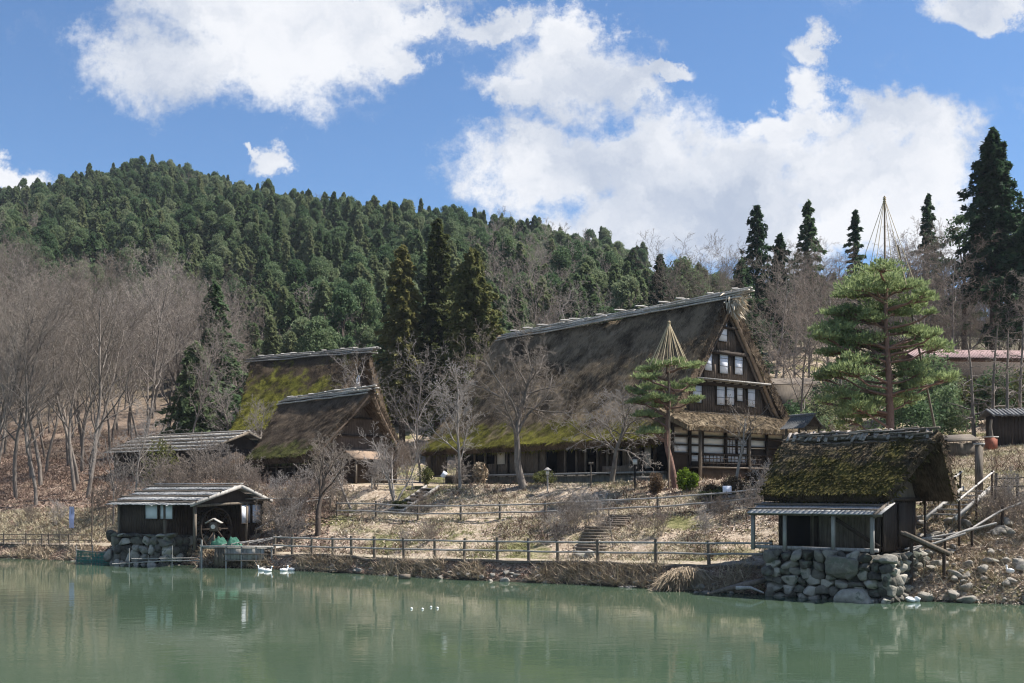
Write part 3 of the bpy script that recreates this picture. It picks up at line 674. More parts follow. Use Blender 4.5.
shoji_panel(hd, x0+(x1-x0)*.25, -3.38, (z0+z1)/2, (x1-x0)/2-.12, z1-z0, 'y', bars=(1, 1)); shoji_panel(hd, x0+(x1-x0)*.76, -3.38, (z0+z1)/2, (x1-x0)/2-.12, z1-z0, 'y', bars=(1, 1))
y0, z1 = p2l(239.5, 504.5, DT, DR, 3.12); y1, z0 = p2l(261, 523, DT, DR, 3.12)
for q in (.25, .75): shoji_panel(hd, 3.16, y0+(y1-y0)*q, (z0+z1)/2, (y1-y0)/2-.1, z1-z0, 'x', bars=(1, 1))
for p_ in ((-3.1, -3.36), (.8, -3.36), (3.15, -3.3), (3.15, .9), (3.12, 2.25)):
    g = MB(); g.box((p_[0], p_[1], 2.3), (.15, .15, 2.7)); g.build('post', m_mid, hd)
g = MB(); g.beam((3.16, -3.4, 3.5), (3.16, 2.3, 3.68), .12, .16); g.build('tie_beam', m_mid, hd)
# stone footing
ico = bmesh.new(); bmesh.ops.create_icosphere(ico, subdivisions=3, radius=1.0); ico.verts.ensure_lookup_table()
ICV = np.array([v.co[:] for v in ico.verts]); ICF = np.array([[v.index for v in f.verts] for f in ico.faces]); ico.free()
ico = bmesh.new(); bmesh.ops.create_icosphere(ico, subdivisions=2, radius=1.0); ico.verts.ensure_lookup_table()
IC2V = np.array([v.co[:] for v in ico.verts]); IC2F = np.array([[v.index for v in f.verts] for f in ico.faces]); ico.free()
def add_rock(g, c, s_, seed, fine_=True, boxy=.6):
    rs = np.random.RandomState(seed); V, Fc = (ICV, ICF) if fine_ else (IC2V, IC2F)
    v = np.sign(V)*np.abs(V)**(boxy-.12); v = v/np.abs(v).max(axis=1, keepdims=True)*.35+V*.65
    for _ in range(11):                       # cut by random planes: facets
        n = unit(rs.normal(size=3)); dd_ = rs.uniform(.5, .82); q = v@n; v = v-np.outer(np.maximum(q-dd_, 0), n)*.9
    o = rs.rand(3)*40; v = v*(1+.16*np.stack([fbm(v[:, 0]*1.6+o[0], v[:, 1]*1.6+v[:, 2]*1.3+o[1], 4)]*3, 1))
    a = rs.uniform(0, 6.3); cz, sz = math.cos(a*.15), math.sin(a*.15)
    v = v*np.array(s_); g.raw(v+np.array(c), Fc)
def rock_wall(g, p0, p1, z0, z1, depth, seed, size=.5, big=None):
    """irregular field stones stacked against a line from p0 to p1"""
    rs = np.random.RandomState(seed); p0 = np.array(p0, float); p1 = np.array(p1, float); L = np.linalg.norm(p1-p0); d_ = (p1-p0)/L; nrm = np.array([d_[1], -d_[0]])
    z = z0; k = 0
    while z < z1-.05:
        hh = min(size*rs.uniform(.7, 1.05), z1-z+.04); s_ = -rs.uniform(0, .3)
        while s_ < L:
            w_ = size*rs.uniform(.7, 1.7); h2 = hh*rs.uniform(.85, 1.25)
            c = p0+d_*(s_+w_/2)+nrm*(depth*.15+rs.uniform(-.06, .06))
            v = np.zeros((0, 3)); gg = MB(); add_rock(gg, (0, 0, 0), (w_*.62, depth, h2*.64), seed*999+k)
            vv = gg.V[0]; tl = rs.uniform(-.25, .25); c_, s__ = math.cos(tl), math.sin(tl)
            vv = np.stack([vv[:, 0]*c_-vv[:, 2]*s__, vv[:, 1], vv[:, 0]*s__+vv[:, 2]*c_], 1)
            W = np.stack([d_[0]*vv[:, 0]-nrm[0]*vv[:, 1], d_[1]*vv[:, 0]-nrm[1]*vv[:, 1], vv[:, 2]], 1)
            g.raw(W+np.array([c[0], c[1], z+h2/2]), gg.L[0].reshape(-1, 3)); s_ += w_*.98; k += 1
        z += hh*.92
g = MB(); rock_wall(g, (-3.4, -3.5), (1.0, -3.5), -.4, 1.8, .35, 51, .62); rock_wall(g, (-3.4, 2.0), (-3.4, -3.5), -.4, 1.8, .35, 52, .62); rock_wall(g, (1.0, -3.5), (1.0, 1.0), -.4, 1.6, .3, 53, .6)
g.box((-1.2, -.6, .65), (4.2, 5.4, 2.2)); g.build('stone_footing', m_wallrock, hd)
# water wheel in the porch
wy, wz_ = p2l(214, 514, DT, DR, 2.4)
wheel = MB(); Rw = 1.25
for xx in (-.28, .28): wheel.tube([(xx, Rw*math.cos(a), Rw*math.sin(a)) for a in np.linspace(0, 2*math.pi, 33)], .07, 6)
for k in range(20):
    a = 2*math.pi*k/20; wheel.beam((-.28, Rw*math.cos(a), Rw*math.sin(a)), (.28, Rw*math.cos(a), Rw*math.sin(a)), .03, .26, up=(0, -math.sin(a), math.cos(a)))
for k in range(8):
    a = 2*math.pi*k/8
    for xx in (-.28, .28): wheel.beam((xx, 0, 0), (xx, Rw*math.cos(a), Rw*math.sin(a)), .05, .08)
wheel.tube([(-.9, 0, 0), (.6, 0, 0)], .1, 8); wheel.build('water_wheel', m_dark, hd, loc=(2.3, wy, 2.1))
# little lean-to roof right of the boathouse
g = MB()
lt = thing('canopy', 'thin pale lean-to canopy board beside the boathouse gable', 'canopy', (at(262, 67), 67.5, h(at(262, 67), 67.5)), 0)
hh = atz(499, 67)-lt.location.z
g.beam((-1.2, 0, hh), (3.4, .2, hh+.08), 1.0, .05); g.build('roof_board', m_pale, lt)
for x in (-1.0, 3.2):
    g = MB(); g.box((x, .2, hh/2-.1), (.1, .1, hh)); g.build('post', m_mid, lt)

# ---- mill hut on stone base, right
MT = (14.25, 46.93, 0.0); MR = R(-40)
m_th_m = thatch('thatch_mill_hut', (.048, .038, .026), (.19, .15, .10), (.05, .045, .018), (.16, .14, .045), 3.5, 7., .10, .9)
hm = thing('mill_hut', 'small mossy thatched hut on a stone base at the right waterside', 'hut', MT, MR)
thatch_roof(hm, m_th_m, [(0, 6.72), (.25, 6.6), (.9, 5.95), (1.7, 4.95), (2.35, 4.25)], -2.75, 4.0, .0, 1.35, .52, 5000, 61, .08, .045, .15, back_b=.1)
ridge_cap(hm, -2.6, 3.95, 6.66, m_mid, 7, 62, .5)
g = MB(); rs = np.random.RandomState(64)      # rumpled bark strips hanging over the ridge
for k in range(60):
    x = -2.5+6.3*k/60+rs.uniform(-.15, .15); s_ = 1 if k % 2 else -1; ln = rs.uniform(.25, .6)
    g.beam((x, 0, 6.88+rs.uniform(-.03, .06)), (x+rs.uniform(-.15, .15), s_*ln*.8, 6.86-ln*.75), .13, .03)
for k in range(26):
    x = rs.uniform(-2.6, 2.8); y = rs.uniform(-.28, .28); g.beam((x, y, 6.93-abs(y)*.8), (x+rs.uniform(.7, 1.3), y+rs.uniform(-.08, .08), 6.95-abs(y)*.8+rs.uniform(-.05, .05)), rs.uniform(.07, .16), .03)
g.build('ridge_bark', m_bark2, hm)
g = MB(); planks_wall(g, -2.2, 2.2, 1.9, 3.95, -1.75, rs=random.Random(15)); g.build('front_wall', m_mid, hm)
g = MB(); planks_wall(g, -1.8, 1.8, 1.9, 4.0, 2.3, axis='y', rs=random.Random(16)); planks_wall(g, -1.8, 1.8, 1.9, 4.0, -2.2, axis='y', rs=random.Random(16)); planks_wall(g, -2.2, 2.2, 1.9, 4.0, 1.8, rs=random.Random(17)); g.build('wall', m_darkplank, hm)
g = MB(); g.raw([(2.34, -1.75, 4.0), (2.34, 1.75, 4.0), (2.34, .2, 6.1), (2.34, -.2, 6.1)], [[0, 1, 2, 3]]); g.raw([(-2.24, -1.75, 4.0), (-2.24, 1.75, 4.0), (-2.24, 0, 6.1)], [[0, 1, 2]]); g.build('gable_wall', m_mid, hm)
g = MB(); g.box((2.4, 0, 4.0), (.14, 3.7, .14)); g.build('tie_beam', m_dark, hm)
g = MB(); g.box((-1.35, -1.8, 2.95), (1.1, .06, 1.8)); g.build('opening_shade_panel', m_black, hm)  # black panel on the planks, painted as the shade inside an open bay
g = MB(); g.box((2.4, .1, 2.95), (.06, .9, 1.8)); g.build('door', m_darkplank, hm)
g = MB(); random.seed(5)
x = -2.95
while x < 2.6:
    w_ = random.uniform(.15, .28); g.beam((x+w_/2, -1.85, 3.86), (x+w_/2, -3.3+random.uniform(-.04, .04), 3.42), w_-.012, .035); x += w_
g.build('lean_to_roof', m_shingle, hm)
g = MB()
for y, z in ((-2.4, 3.78), (-3.0, 3.6)): g.tube([(-3.05, y, z), (0, y, z+.02), (2.7, y, z)], .04, 5)
g.build('weight_poles', m_mid, hm)
g = MB(); g.beam((-2.95, -3.05, 3.4), (2.75, -3.05, 3.4), .12, .14); g.beam((2.62, -1.6, 3.95), (2.62, -3.5, 3.37), .09, .2); g.build('eave_beam', m_mid, hm)
for x in (-2.8, -1.35, .75, 2.35):
    g = MB(); g.box((x, -3.0, 2.62), (.13, .13, 1.5)); g.build('post', m_grey, hm)
for x in (-2.1, -.5, 2.1):
    g = MB(); g.box((x, -1.85, 2.9), (.14, .14, 2.1)); g.build('post', m_dark, hm)
g = MB(); g.beam((.6, -2.95, 3.35), (2.2, -1.95, 2.1), .1, .16); g.build('brace', m_dark, hm)
g = MB(); g.box((-.1, -2.9, 2.0), (5.3, .16, .14)); g.build('sill', m_grey, hm)
g = MB(); rock_wall(g, (-1.85, -3.1), (2.95, -3.1), -.4, 1.85, .3, 66, .40); rock_wall(g, (2.95, -3.1), (2.95, 2.2), -.4, 1.8, .3, 67, .42); rock_wall(g, (-1.85, 2.2), (-1.85, -3.1), -.4, 1.8, .3, 68, .42)
add_rock(g, (1.35, -3.35, 1.28), (.78, .34, .58), 5); add_rock(g, (1.75, -3.5, .2), (.95, .42, .42), 6); add_rock(g, (-1.85, -3.2, 1.62), (.5, .36, .3), 7)
g.box((.55, -.5, .62), (4.75, 4.9, 2.3)); g.build('stone_base', m_wallrock, hm)

# ---- small things of architecture
def hgt(x, y): return h(x, y)
gx_, gy_ = at(798, 63), 63.0
gt = thing('gate', 'small dark tiled gate roof between the farmhouse and the hut', 'gate', (gx_, gy_, hgt(gx_, gy_)), R(-62))
gt.scale = (.62, .62, .62); gt.location.x = at(800, 63)+.15; zt = (atz(416, 63)-gt.location.z)/.62
g = MB()
for k in range(14):
    x = -1.5+3.0*k/13
    for s_ in (-1, 1): g.tube([(x, 0, zt), (x, s_*.7, zt-.75), (x, s_*1.35, zt-1.2)], .07, 5)
for s_ in (-1, 1):
    g.raw([(-1.6, 0, zt), (1.6, 0, zt), (1.6, s_*.7, zt-.75), (-1.6, s_*.7, zt-.75)], [[0, 1, 2, 3]]); g.raw([(-1.6, s_*.7, zt-.75), (1.6, s_*.7, zt-.75), (1.6, s_*1.4, zt-1.2), (-1.6, s_*1.4, zt-1.2)], [[0, 1, 2, 3]])
g.tube([(-1.65, 0, zt+.08), (1.65, 0, zt+.08)], .13, 8)
m_tile = wood('dark_roof_tile', (.05, .05, .052), (.20, .20, .20), 2.); g.build('tiled_roof', m_tile, gt)
g = MB(); g.raw([(1.5, -1.0, zt-1.05), (1.5, 1.0, zt-1.05), (1.5, 0, zt-.1)], [[0, 1, 2]]); g.build('gable', m_darkplank, gt)
for x in (-1.3, 1.3):
    for y in (-.8, .8):
        g = MB(); g.box((x, y, (zt-1)/2), (.16, .16, zt-1)); g.build('post', m_mid, gt)

# shed top right
sx, sy = at(1018, 75), 76.0
s1 = thing('shed', 'dark plank shed with an uneven tiled roof at the right edge above the lawn', 'shed', (sx+.4, sy, hgt(sx, sy)), R(-8))
z1 = atz(413, 75)-s1.location.z-.1
g = MB(); planks_wall(g, -1.6, 3.0, -.3, z1-.1, -1.2, rs=random.Random(18)); planks_wall(g, -1.2, 1.6, -.3, z1, -1.6, axis='y', rs=random.Random(19)); g.box((.7, 1.6, z1/2), (4.6, .1, z1)); g.box((3.0, .2, z1/2), (.1, 2.8, z1)); g.build('wall', m_darkplank, s1)
g = MB()
for k in range(22):
    x = -2.0+5.4*k/21; g.tube([(x, -1.8, z1-.1+.03*math.sin(k*2)), (x, 0, z1+.42), (x, 2.0, z1-.05)], .09, 5)
g.box((.7, -.9, z1+.14), (5.3, 1.9, .05), M=Matrix.Rotation(R(16), 3, 'X')); g.box((.7, .95, z1+.16), (5.3, 2.0, .05), M=Matrix.Rotation(R(-14), 3, 'X')); g.build('tiled_roof', m_tile, s1)
# hall with a pink metal roof, far right, and a long light roof
px_, py_ = at(975, 96), 98.0
m_pinkroof = wood('faded_pink_metal', (.20, .13, .125), (.36, .255, .24), 1., grain=(6, .3, .3))
s2 = thing('hall', 'long hall with a faded pink metal roof glimpsed through the trees on the right hill', 'hall', (px_, py_, hgt(px_, 96)), R(6))
zr = atz(350, 98)-s2.location.z
g = MB(); 
for k in range(64):
    x = -6+17*k/63; g.beam((x, -2.6, zr-1.0), (x, 0, zr), .25, .05)
    g.beam((x, 2.6, zr-1.0), (x, 0, zr), .25, .05)
g.build('metal_roof', m_pinkroof, s2)
g = MB(); g.box((2.5, 0, (zr-1.3)/2), (15.5, 4.2, zr-1.3)); g.build('wall', m_darkplank, s2)
for x in (-3, 0, 3, 6, 9):
    g = MB(); g.box((x, -2.14, (zr-1.3)*.6), (1.4, .06, 1.0)); g.build('window', m_black, s2)
px_, py_ = at(790, 104), 106.0
s3 = thing('hall', 'low hall whose light grey roof shows as a strip behind the garden pines', 'hall', (px_, py_, hgt(px_, 104)), R(-4))
zr = atz(376, 104)-s3.location.z
g = MB(); g.raw([(-3.5, -2.5, zr-.8), (3, -2.5, zr-.8), (3, 0, zr), (-3.5, 0, zr), (3, 2.5, zr-.8), (-3.5, 2.5, zr-.8)], [[0, 1, 2, 3], [3, 2, 4, 5]]); g.build('metal_roof', m_mid, s3)
g = MB(); g.box((-.25, 0, (zr-.8)/2), (6, 4.4, zr-.85)); g.build('wall', m_mid, s3)
#---PART3---
# ================================================================== trees
def bare_segs(seed, Ht, counts=(13, 7, 6, 3), rad=.16, lr=(.52, .5, .48, .42), ang=(48, 42, 45, 50), wob=(.09, .16, .2, .25), up=(.06, .10, .06, .02), start=.28, rmin=.011, stems=1, lean=(0, 0), tipr=.25):
    rs = np.random.RandomState(seed); out = [[] for _ in range(len(counts)+1)]
    steps = [9, 6, 4, 3, 2]
    def go(p, d, L, r, lv):
        n = steps[lv]; st = L/n; nodes = [(p, d)]; r0 = r
        for i in range(n):
            d = unit(d+rs.normal(size=3)*wob[min(lv, 3)]+np.array([0, 0, up[min(lv, 3)]])); q = p+d*st; r1 = max(rmin*.7, r*(1-(1-tipr)*(i+1)/n))
            out[lv].append((p, q, r0, r1)); p = q; r0 = r1; nodes.append((p, d))
        if lv >= len(counts): return
        c = counts[lv]
        for k in range(c):
            s0 = start if lv == 0 else .15
            t = s0+(1-s0)*((k+rs.rand())/c); f = t*n; i = min(int(f), n-1); a = f-i
            q = nodes[i][0]*(1-a)+nodes[i+1][0]*a; dd_ = nodes[i+1][1]
            az = k*2.4+rs.uniform(-.5, .5); ref = np.array([1., 0, 0]) if abs(dd_[0]) < .8 else np.array([0, 1., 0])
            x = unit(np.cross(dd_, ref)); y = np.cross(dd_, x); an = R(ang[lv]+rs.uniform(-12, 12))
            nd = dd_*math.cos(an)+(x*math.cos(az)+y*math.sin(az))*math.sin(an)
            l2 = L*lr[lv]*(1.12-.62*t if lv == 0 else 1-.45*t)*rs.uniform(.75, 1.2)
            go(q, nd, l2, max(rmin, r*(1-(1-tipr)*t)*(.52 if lv == 0 else .55)), lv+1)
    for s_ in range(stems):
        a = s_*2.4+seed; k = .0 if stems == 1 else rs.uniform(.18, .5)
        go(np.array([.1*k*math.cos(a), .1*k*math.sin(a), -.15]), unit(np.array([k*math.cos(a)+lean[0], k*math.sin(a)+lean[1], 1.])), Ht*(.93 if stems == 1 else rs.uniform(.7, .95)), rad*(1 if stems == 1 else .6), 0)
    return out
def bare_tree(name, label, cat, loc, seed, Ht, mb=None, mt=None, rz=0, group=None, **kw):
    t_ = thing(name, label, cat, loc, rz, group); o = bare_segs(seed, Ht, **kw)
    g = MB(); 
    for lv in (0, 1):
        if o[lv]: a = list(zip(*o[lv])); g.segs(*a, k=6 if lv == 0 else 5)
    tr = g.build('trunk', mb or m_bark, t_, smooth=True)
    g = MB()
    for lv in range(2, len(o)):
        if o[lv]: a = list(zip(*o[lv])); g.segs(*a, k=3)
    cr = g.build('crown', mt or m_twig, t_); KIDS[t_.name] = [tr, cr]; return t_
def conifer_leaves(seed, Ht, Rm, n_br, per, size, z0=.12, power=.8, droop=.25, rough=.0, asp=1.7):
    """foliage sprays along whorled boughs"""
    rs = np.random.RandomState(seed); k = np.arange(n_br); hf = z0+(1-z0)*(k+rs.rand(n_br))/n_br
    u_ = (1-hf)/(1-z0); L = Rm*np.minimum(1, (u_*1.0)**power)*(.72+.5*rs.rand(n_br))+.12; az = k*2.399+rs.rand(n_br)*.8
    lobe = 1+.22*np.sin(az*3+hf*9+seed); L *= lobe; L *= 1+rough*(rs.rand(n_br)*1.6-.9)
    t = rs.rand(n_br, per)**.65; d = np.stack([np.cos(az), np.sin(az)], 1)
    z = hf[:, None]*Ht-droop*L[:, None]*t**1.5+rs.normal(size=t.shape)*.10*Rm*.4
    w_ = rs.normal(size=t.shape)*.17*L[:, None]*(1.15-t)
    P = np.stack([d[:, 0, None]*L[:, None]*t-d[:, 1, None]*w_, d[:, 1, None]*L[:, None]*t+d[:, 0, None]*w_, z], -1).reshape(-1, 3)
    n = len(P); out = np.repeat(np.stack([d[:, 0], d[:, 1], 0*k], 1), per, 0)
    a = unit(out*.8+np.array([0, 0, -.35])+rs.normal(size=(n, 3))*.55); b_ = unit(np.cross(a, rs.normal(size=(n, 3))*.6+np.array([0, 0, 1.])))
    sz = (size*(.55+.9*rs.rand(n)))[:, None]
    return np.stack([P-a*sz*asp*.4, P+b_*sz*.42, P+a*sz*asp*.6, P-b_*sz*.42], 1), (hf, az, L)
def conifer(name, label, cat, loc, seed, Ht, Rm, mt, n_br=170, per=60, size=.42, rz=0, group=None, mb=None, dead=True, **kw):
    t_ = thing(name, label, cat, loc, rz, group); Q, (hf, az, L) = conifer_leaves(seed, Ht, Rm, n_br, per, size, **kw)
    g = MB(); g.tube([(0, 0, -.3), (.05, .02, Ht*.35), (0, .05, Ht*.7), (0, 0, Ht*.98)], [Ht*.017, Ht*.012, Ht*.007, .02], 7)
    for i in range(0, n_br, 2): g.tube([(0, 0, hf[i]*Ht), (math.cos(az[i])*L[i]*.8, math.sin(az[i])*L[i]*.8, hf[i]*Ht-.2*L[i])], [.05, .015], 3)
    tr = g.build('trunk', mb or m_darkbark, t_, smooth=True); g = MB(); g.quads(Q); cr = g.build('crown', mt, t_); KIDS[t_.name] = [tr, cr]; return t_
def round_tree(name, label, cat, loc, seed, Ht, Rm, mt, nclump=42, per=90, size=.5, rz=0, group=None, z0=.28, mb=None, squash=.6):
    t_ = thing(name, label, cat, loc, rz, group); rs = np.random.RandomState(seed)
    hf = rs.rand(nclump)**.8; a = np.arange(nclump)*2.399+rs.rand(nclump)
    prof_ = np.sin(np.pi*np.clip(.18+.82*hf, 0, 1))**.7; rr_ = Rm*prof_*(.55+.45*rs.rand(nclump))
    C_ = np.stack([np.cos(a)*rr_, np.sin(a)*rr_, Ht*(z0+(1-z0)*hf*.93)], 1); cs = Rm*(.24+.2*rs.rand(nclump))
    v = unit(rs.normal(size=(nclump, per, 3)))*(rs.rand(nclump, per, 1)**.4); v[..., 2] *= squash
    P = (C_[:, None]+v*cs[:, None, None]).reshape(-1, 3)
    g = MB(); g.quads(leaf_quads(P, size, rs)); 
    b_ = MB(); b_.tube([(0, 0, -.3), (.1, .05, Ht*.4), (0, .1, Ht*.85)], [Ht*.02, Ht*.014, .04], 7)
    for i in range(0, nclump, 2): b_.tube([(0, 0, max(.15*Ht, C_[i, 2]*.72)), tuple(C_[i]*.55+np.array([0, 0, C_[i, 2]*.4])), tuple(C_[i])], [.09, .06, .03], 4)
    tr = b_.build('trunk', mb or m_darkbark, t_, smooth=True); cr = g.build('crown', mt, t_); KIDS[t_.name] = [tr, cr]; return t_

def G(u, Y): x = at(u, Y); return (x, Y, h(x, Y))
# -- three tall cedars mid picture, named singly
def cedar_at(u, vt, Y, wpx, seed, label, mt=None, **kw):
    p = G(u, Y); Ht = atz(vt, Y)-p[2]; return conifer('cedar_tree', label, 'tree', p, seed, Ht, wpx/F*Y/2*1.38, mt or m_cedar, **kw)
cedar_at(402, 248, 112, 40, 101, 'left one of three tall olive cedars behind the middle house', n_br=200, per=130, size=.30, power=.5, z0=.18, rough=.35)
cedar_at(438, 220, 113, 38, 102, 'tallest pointed cedar, middle of the three behind the silvery bare tree', n_br=200, per=130, size=.30, power=.6, z0=.18, rough=.35)
cedar_at(472, 252, 108, 62, 103, 'right and broadest of three olive cedars by the low end of the farmhouse ridge', n_br=200, per=130, size=.30, power=.5, z0=.15, rough=.35)
# -- big dark conifer at the right edge
cedar_at(993, 131, 116, 66, 104, 'giant dark conifer towering at the right edge of the picture', m_darkcon, n_br=230, per=120, size=.30, power=.7, z0=.36, rough=.4)
cedar_at(1034, 215, 112, 70, 105, 'dark conifer cut by the right border beside the giant one', m_darkcon, n_br=170, per=80, size=.36, power=.6, z0=.35)
# -- conifers on the right skyline: thin, see-through
for (u, vt, Y, wd_, sd_, lb) in ((757, 207, 140, 44, 111, 'ragged conifer against the cloud, leftmost on the right skyline'), (808, 202, 146, 36, 112, 'ragged conifer against the cloud, second on the right skyline'),
        (855, 211, 150, 22, 113, 'narrow thin conifer on the skyline left of the tall pine pole'), (928, 195, 150, 30, 114, 'sparse spire-like conifer on the skyline right of the tall pine pole'),
        (780, 236, 138, 34, 115, 'short dark conifer between the two ragged skyline conifers'), (660, 256, 135, 34, 116, 'pointed brown-green conifer just over the farmhouse ridge'),
        (741, 262, 130, 50, 117, 'dense dark conifer behind the farmhouse peak')):
    cedar_at(u, vt, Y, wd_*1.15, sd_, lb, m_darkcon, n_br=95, per=60, size=.34, power=.8, z0=.15, droop=.1, rough=.4)
rt = round_tree('pine_tree', 'broad dark pine on the skyline beside the giant conifer', 'tree', G(964, 125), 121, atz(206, 125)-G(964, 125)[2], 3.6, m_darkcon, 30, 110, .38, squash=.4)

# -- repeated forest trees on the hill: near ones one by one
FC = [conifer('forest_conifer', 'dark green conifer among the forest on the hillside', 'tree', (0, 0, 0), 200+i, 14, (3.3, 3.9, 2.5)[i], m_forest, n_br=130, per=100, size=.42, z0=.08, power=(.5, .6, .8)[i], rough=.4, group='conifers on the hillside') for i in range(3)]
FR = [round_tree('forest_evergreen', 'bushy round-topped evergreen on the hillside', 'tree', (0, 0, 0), 210+i, 14, (3.1, 3.6, 2.7)[i], m_round, (38, 46, 34)[i], 260, .40, z0=.15, squash=.9, group='bushy evergreens on the hillside') for i in range(3)]
FB = [bare_tree('bare_forest_tree', 'leafless grey-pink tree on the wooded hillside', 'tree', (0, 0, 0), 220+i, 13, m_bark, m_twig, group='leafless trees on the hillside', counts=(13, 7, 5, 2), rmin=.03, start=.25) for i in range(3)]
ALLP = {'c': FC, 'r': FR, 'b': FB}
rs = np.random.RandomState(77); pts = []
Yk = 112.
while Yk < 560:
    sp_ = 3.8+Yk*.0020; wl = -.74*Yk; xs = np.arange(wl, .72*Yk, sp_)
    xs = xs+rs.uniform(-.45, .45, len(xs))*sp_; ys = Yk+rs.uniform(-.45, .45, len(xs))*sp_; pts.append(np.stack([xs, ys], 1)); Yk += sp_*.9
P = np.concatenate(pts); r_ = P[:, 0]/P[:, 1]; ud = 512+r_*F
Zt = H(P[:, 0], P[:, 1])
foot = np.interp(ud, [-200, 0, 150, 230, 300, 600, 700, 760, 1100], [235, 215, 180, 140, 122, 118, 150, 210, 230])
keep = P[:, 1] > foot; P, ud, Zt = P[keep], ud[keep], Zt[keep]
va = HZ-(Zt+13-CH)/P[:, 1]*F                 # row of the tree top
# drop trees hidden behind the crest from here but keep a belt beyond it
keep = (P[:, 1] < 540); P, ud, Zt, va = P[keep], ud[keep], Zt[keep], va[keep]
zone = fbm(P[:, 0]*.022, P[:, 1]*.018+9, 4); zone2 = fbm(P[:, 0]*.05+40, P[:, 1]*.05, 3)
kind = np.where(zone > .06, 'r', 'c'); kind = np.where(rs.rand(len(P)) < .35, np.where(kind == 'r', 'c', 'r'), kind)
barep = np.clip(.05+.9*(zone2-.12)*3, 0, .6)+np.where((ud > 470) & (P[:, 1] < 330), .22, 0)+np.where((P[:, 1] < 175) & (ud < 330), .1, 0)+np.where(ud > 700, .25, 0)
kind = np.where(rs.rand(len(P)) < barep, 'b', kind)
kind = np.where((P[:, 1] > 470) & (kind != 'c') & (rs.rand(len(P)) < .6), 'c', kind)
LB = {'c': ('dark green conifer among the forest on the hillside', 'conifers on the hillside'), 'r': ('bushy round-topped evergreen on the hillside', 'bushy evergreens on the hillside'), 'b': ('leafless grey-pink tree on the wooded hillside', 'leafless trees on the hillside')}
far = {'c': [], 'r': [], 'b': []}
for kd in 'crb':
    idx = np.where(kind == kd)[0]; inv = (ud[idx] > -30) & (ud[idx] < 1054); near = idx[inv][np.argsort(P[idx[inv], 1])]
    cap = {'c': 200, 'r': 220, 'b': 120}[kd]; single = set(near[:cap].tolist()); protos = ALLP[kd]; c_ = 0
    for i in sorted(single, key=lambda i: P[i, 1]):
        sc_ = rs.uniform(.55, .95); szz = sc_*rs.uniform(.85, 1.15); loc = (P[i, 0], P[i, 1], Zt[i]-.3); rz = rs.uniform(0, 6.28)
        if c_ < 3: o = protos[c_]; o.location = loc; o.rotation_euler = (0, 0, rz); o.scale = (sc_, sc_, szz)
        else: dup(protos[c_ % 3], loc, rz, (sc_, sc_, szz))
        c_ += 1
    far[kd] = [i for i in idx.tolist() if i not in single]
def stuff_trees(name, idx, protos, label, cat, smin=.42, smax=.92):
    idx = np.array(idx); me = bpy.data.meshes.new(name); n = len(idx); co = np.stack([P[idx, 0], P[idx, 1], Zt[idx]-.3], 1)
    me.vertices.add(n); me.vertices.foreach_set('co', co.astype(np.float32).ravel())
    rs = np.random.RandomState(n)
    def attr(nm, ty, arr, fld='value'): a = me.attributes.new(nm, ty, 'POINT'); a.data.foreach_set(fld, arr.ravel())
    attr('pick', 'INT', rs.randint(0, len(protos), n).astype(np.int32)); s_ = rs.uniform(smin, smax, n); s_ *= 1.0
    attr('sc', 'FLOAT_VECTOR', np.stack([s_, s_, s_*rs.uniform(.85, 1.2, n)], 1).astype(np.float32), 'vector')
    attr('rot', 'FLOAT_VECTOR', np.stack([0*s_, 0*s_, rs.uniform(0, 6.28, n)], 1).astype(np.float32), 'vector')
    o = bpy.data.objects.new(name, me); COL.objects.link(o); tag(o, label, cat, kind='stuff')
    ng = bpy.data.node_groups.new(name, 'GeometryNodeTree'); ng.interface.new_socket('Geometry', in_out='INPUT', socket_type='NodeSocketGeometry'); ng.interface.new_socket('Geometry', in_out='OUTPUT', socket_type='NodeSocketGeometry')
    N = ng.nodes; Lk = ng.links; gi = N.new('NodeGroupInput'); go_ = N.new('NodeGroupOutput'); jn = N.new('GeometryNodeJoinGeometry')
    for pr in reversed(protos):
        oi = N.new('GeometryNodeObjectInfo'); oi.inputs['Object'].default_value = KIDS[pr.name][1]; oi.inputs['As Instance'].default_value = True; Lk.new(oi.outputs['Geometry'], jn.inputs[0])
    ip = N.new('GeometryNodeInstanceOnPoints'); Lk.new(gi.outputs[0], ip.inputs['Points']); Lk.new(jn.outputs[0], ip.inputs['Instance']); ip.inputs['Pick Instance'].default_value = True
    for nm, ty, sk in (('pick', 'INT', 'Instance Index'), ('sc', 'FLOAT_VECTOR', 'Scale')):
        a = N.new('GeometryNodeInputNamedAttribute'); a.data_type = ty; a.inputs[0].default_value = nm; Lk.new(a.outputs['Attribute'], ip.inputs[sk])
    a = N.new('GeometryNodeInputNamedAttribute'); a.data_type = 'FLOAT_VECTOR'; a.inputs[0].default_value = 'rot'; er = N.new('FunctionNodeEulerToRotation'); Lk.new(a.outputs['Attribute'], er.inputs[0]); Lk.new(er.outputs[0], ip.inputs['Rotation'])
    Lk.new(ip.outputs[0], go_.inputs[0]); md = o.modifiers.new('trees', 'NODES'); md.node_group = ng; return o
print('far', {k: len(v) for k, v in far.items()})
stuff_trees('far_conifer_wood', far['c'], FC, 'distant mass of dark conifers covering the upper hill', 'forest')
stuff_trees('far_evergreen_wood', far['r'], FR, 'distant mass of lighter bushy evergreens on the upper hill', 'forest')
stuff_trees('far_bare_wood', far['b'], FB, 'distant scattered greyish leafless trees on the upper hill', 'forest')

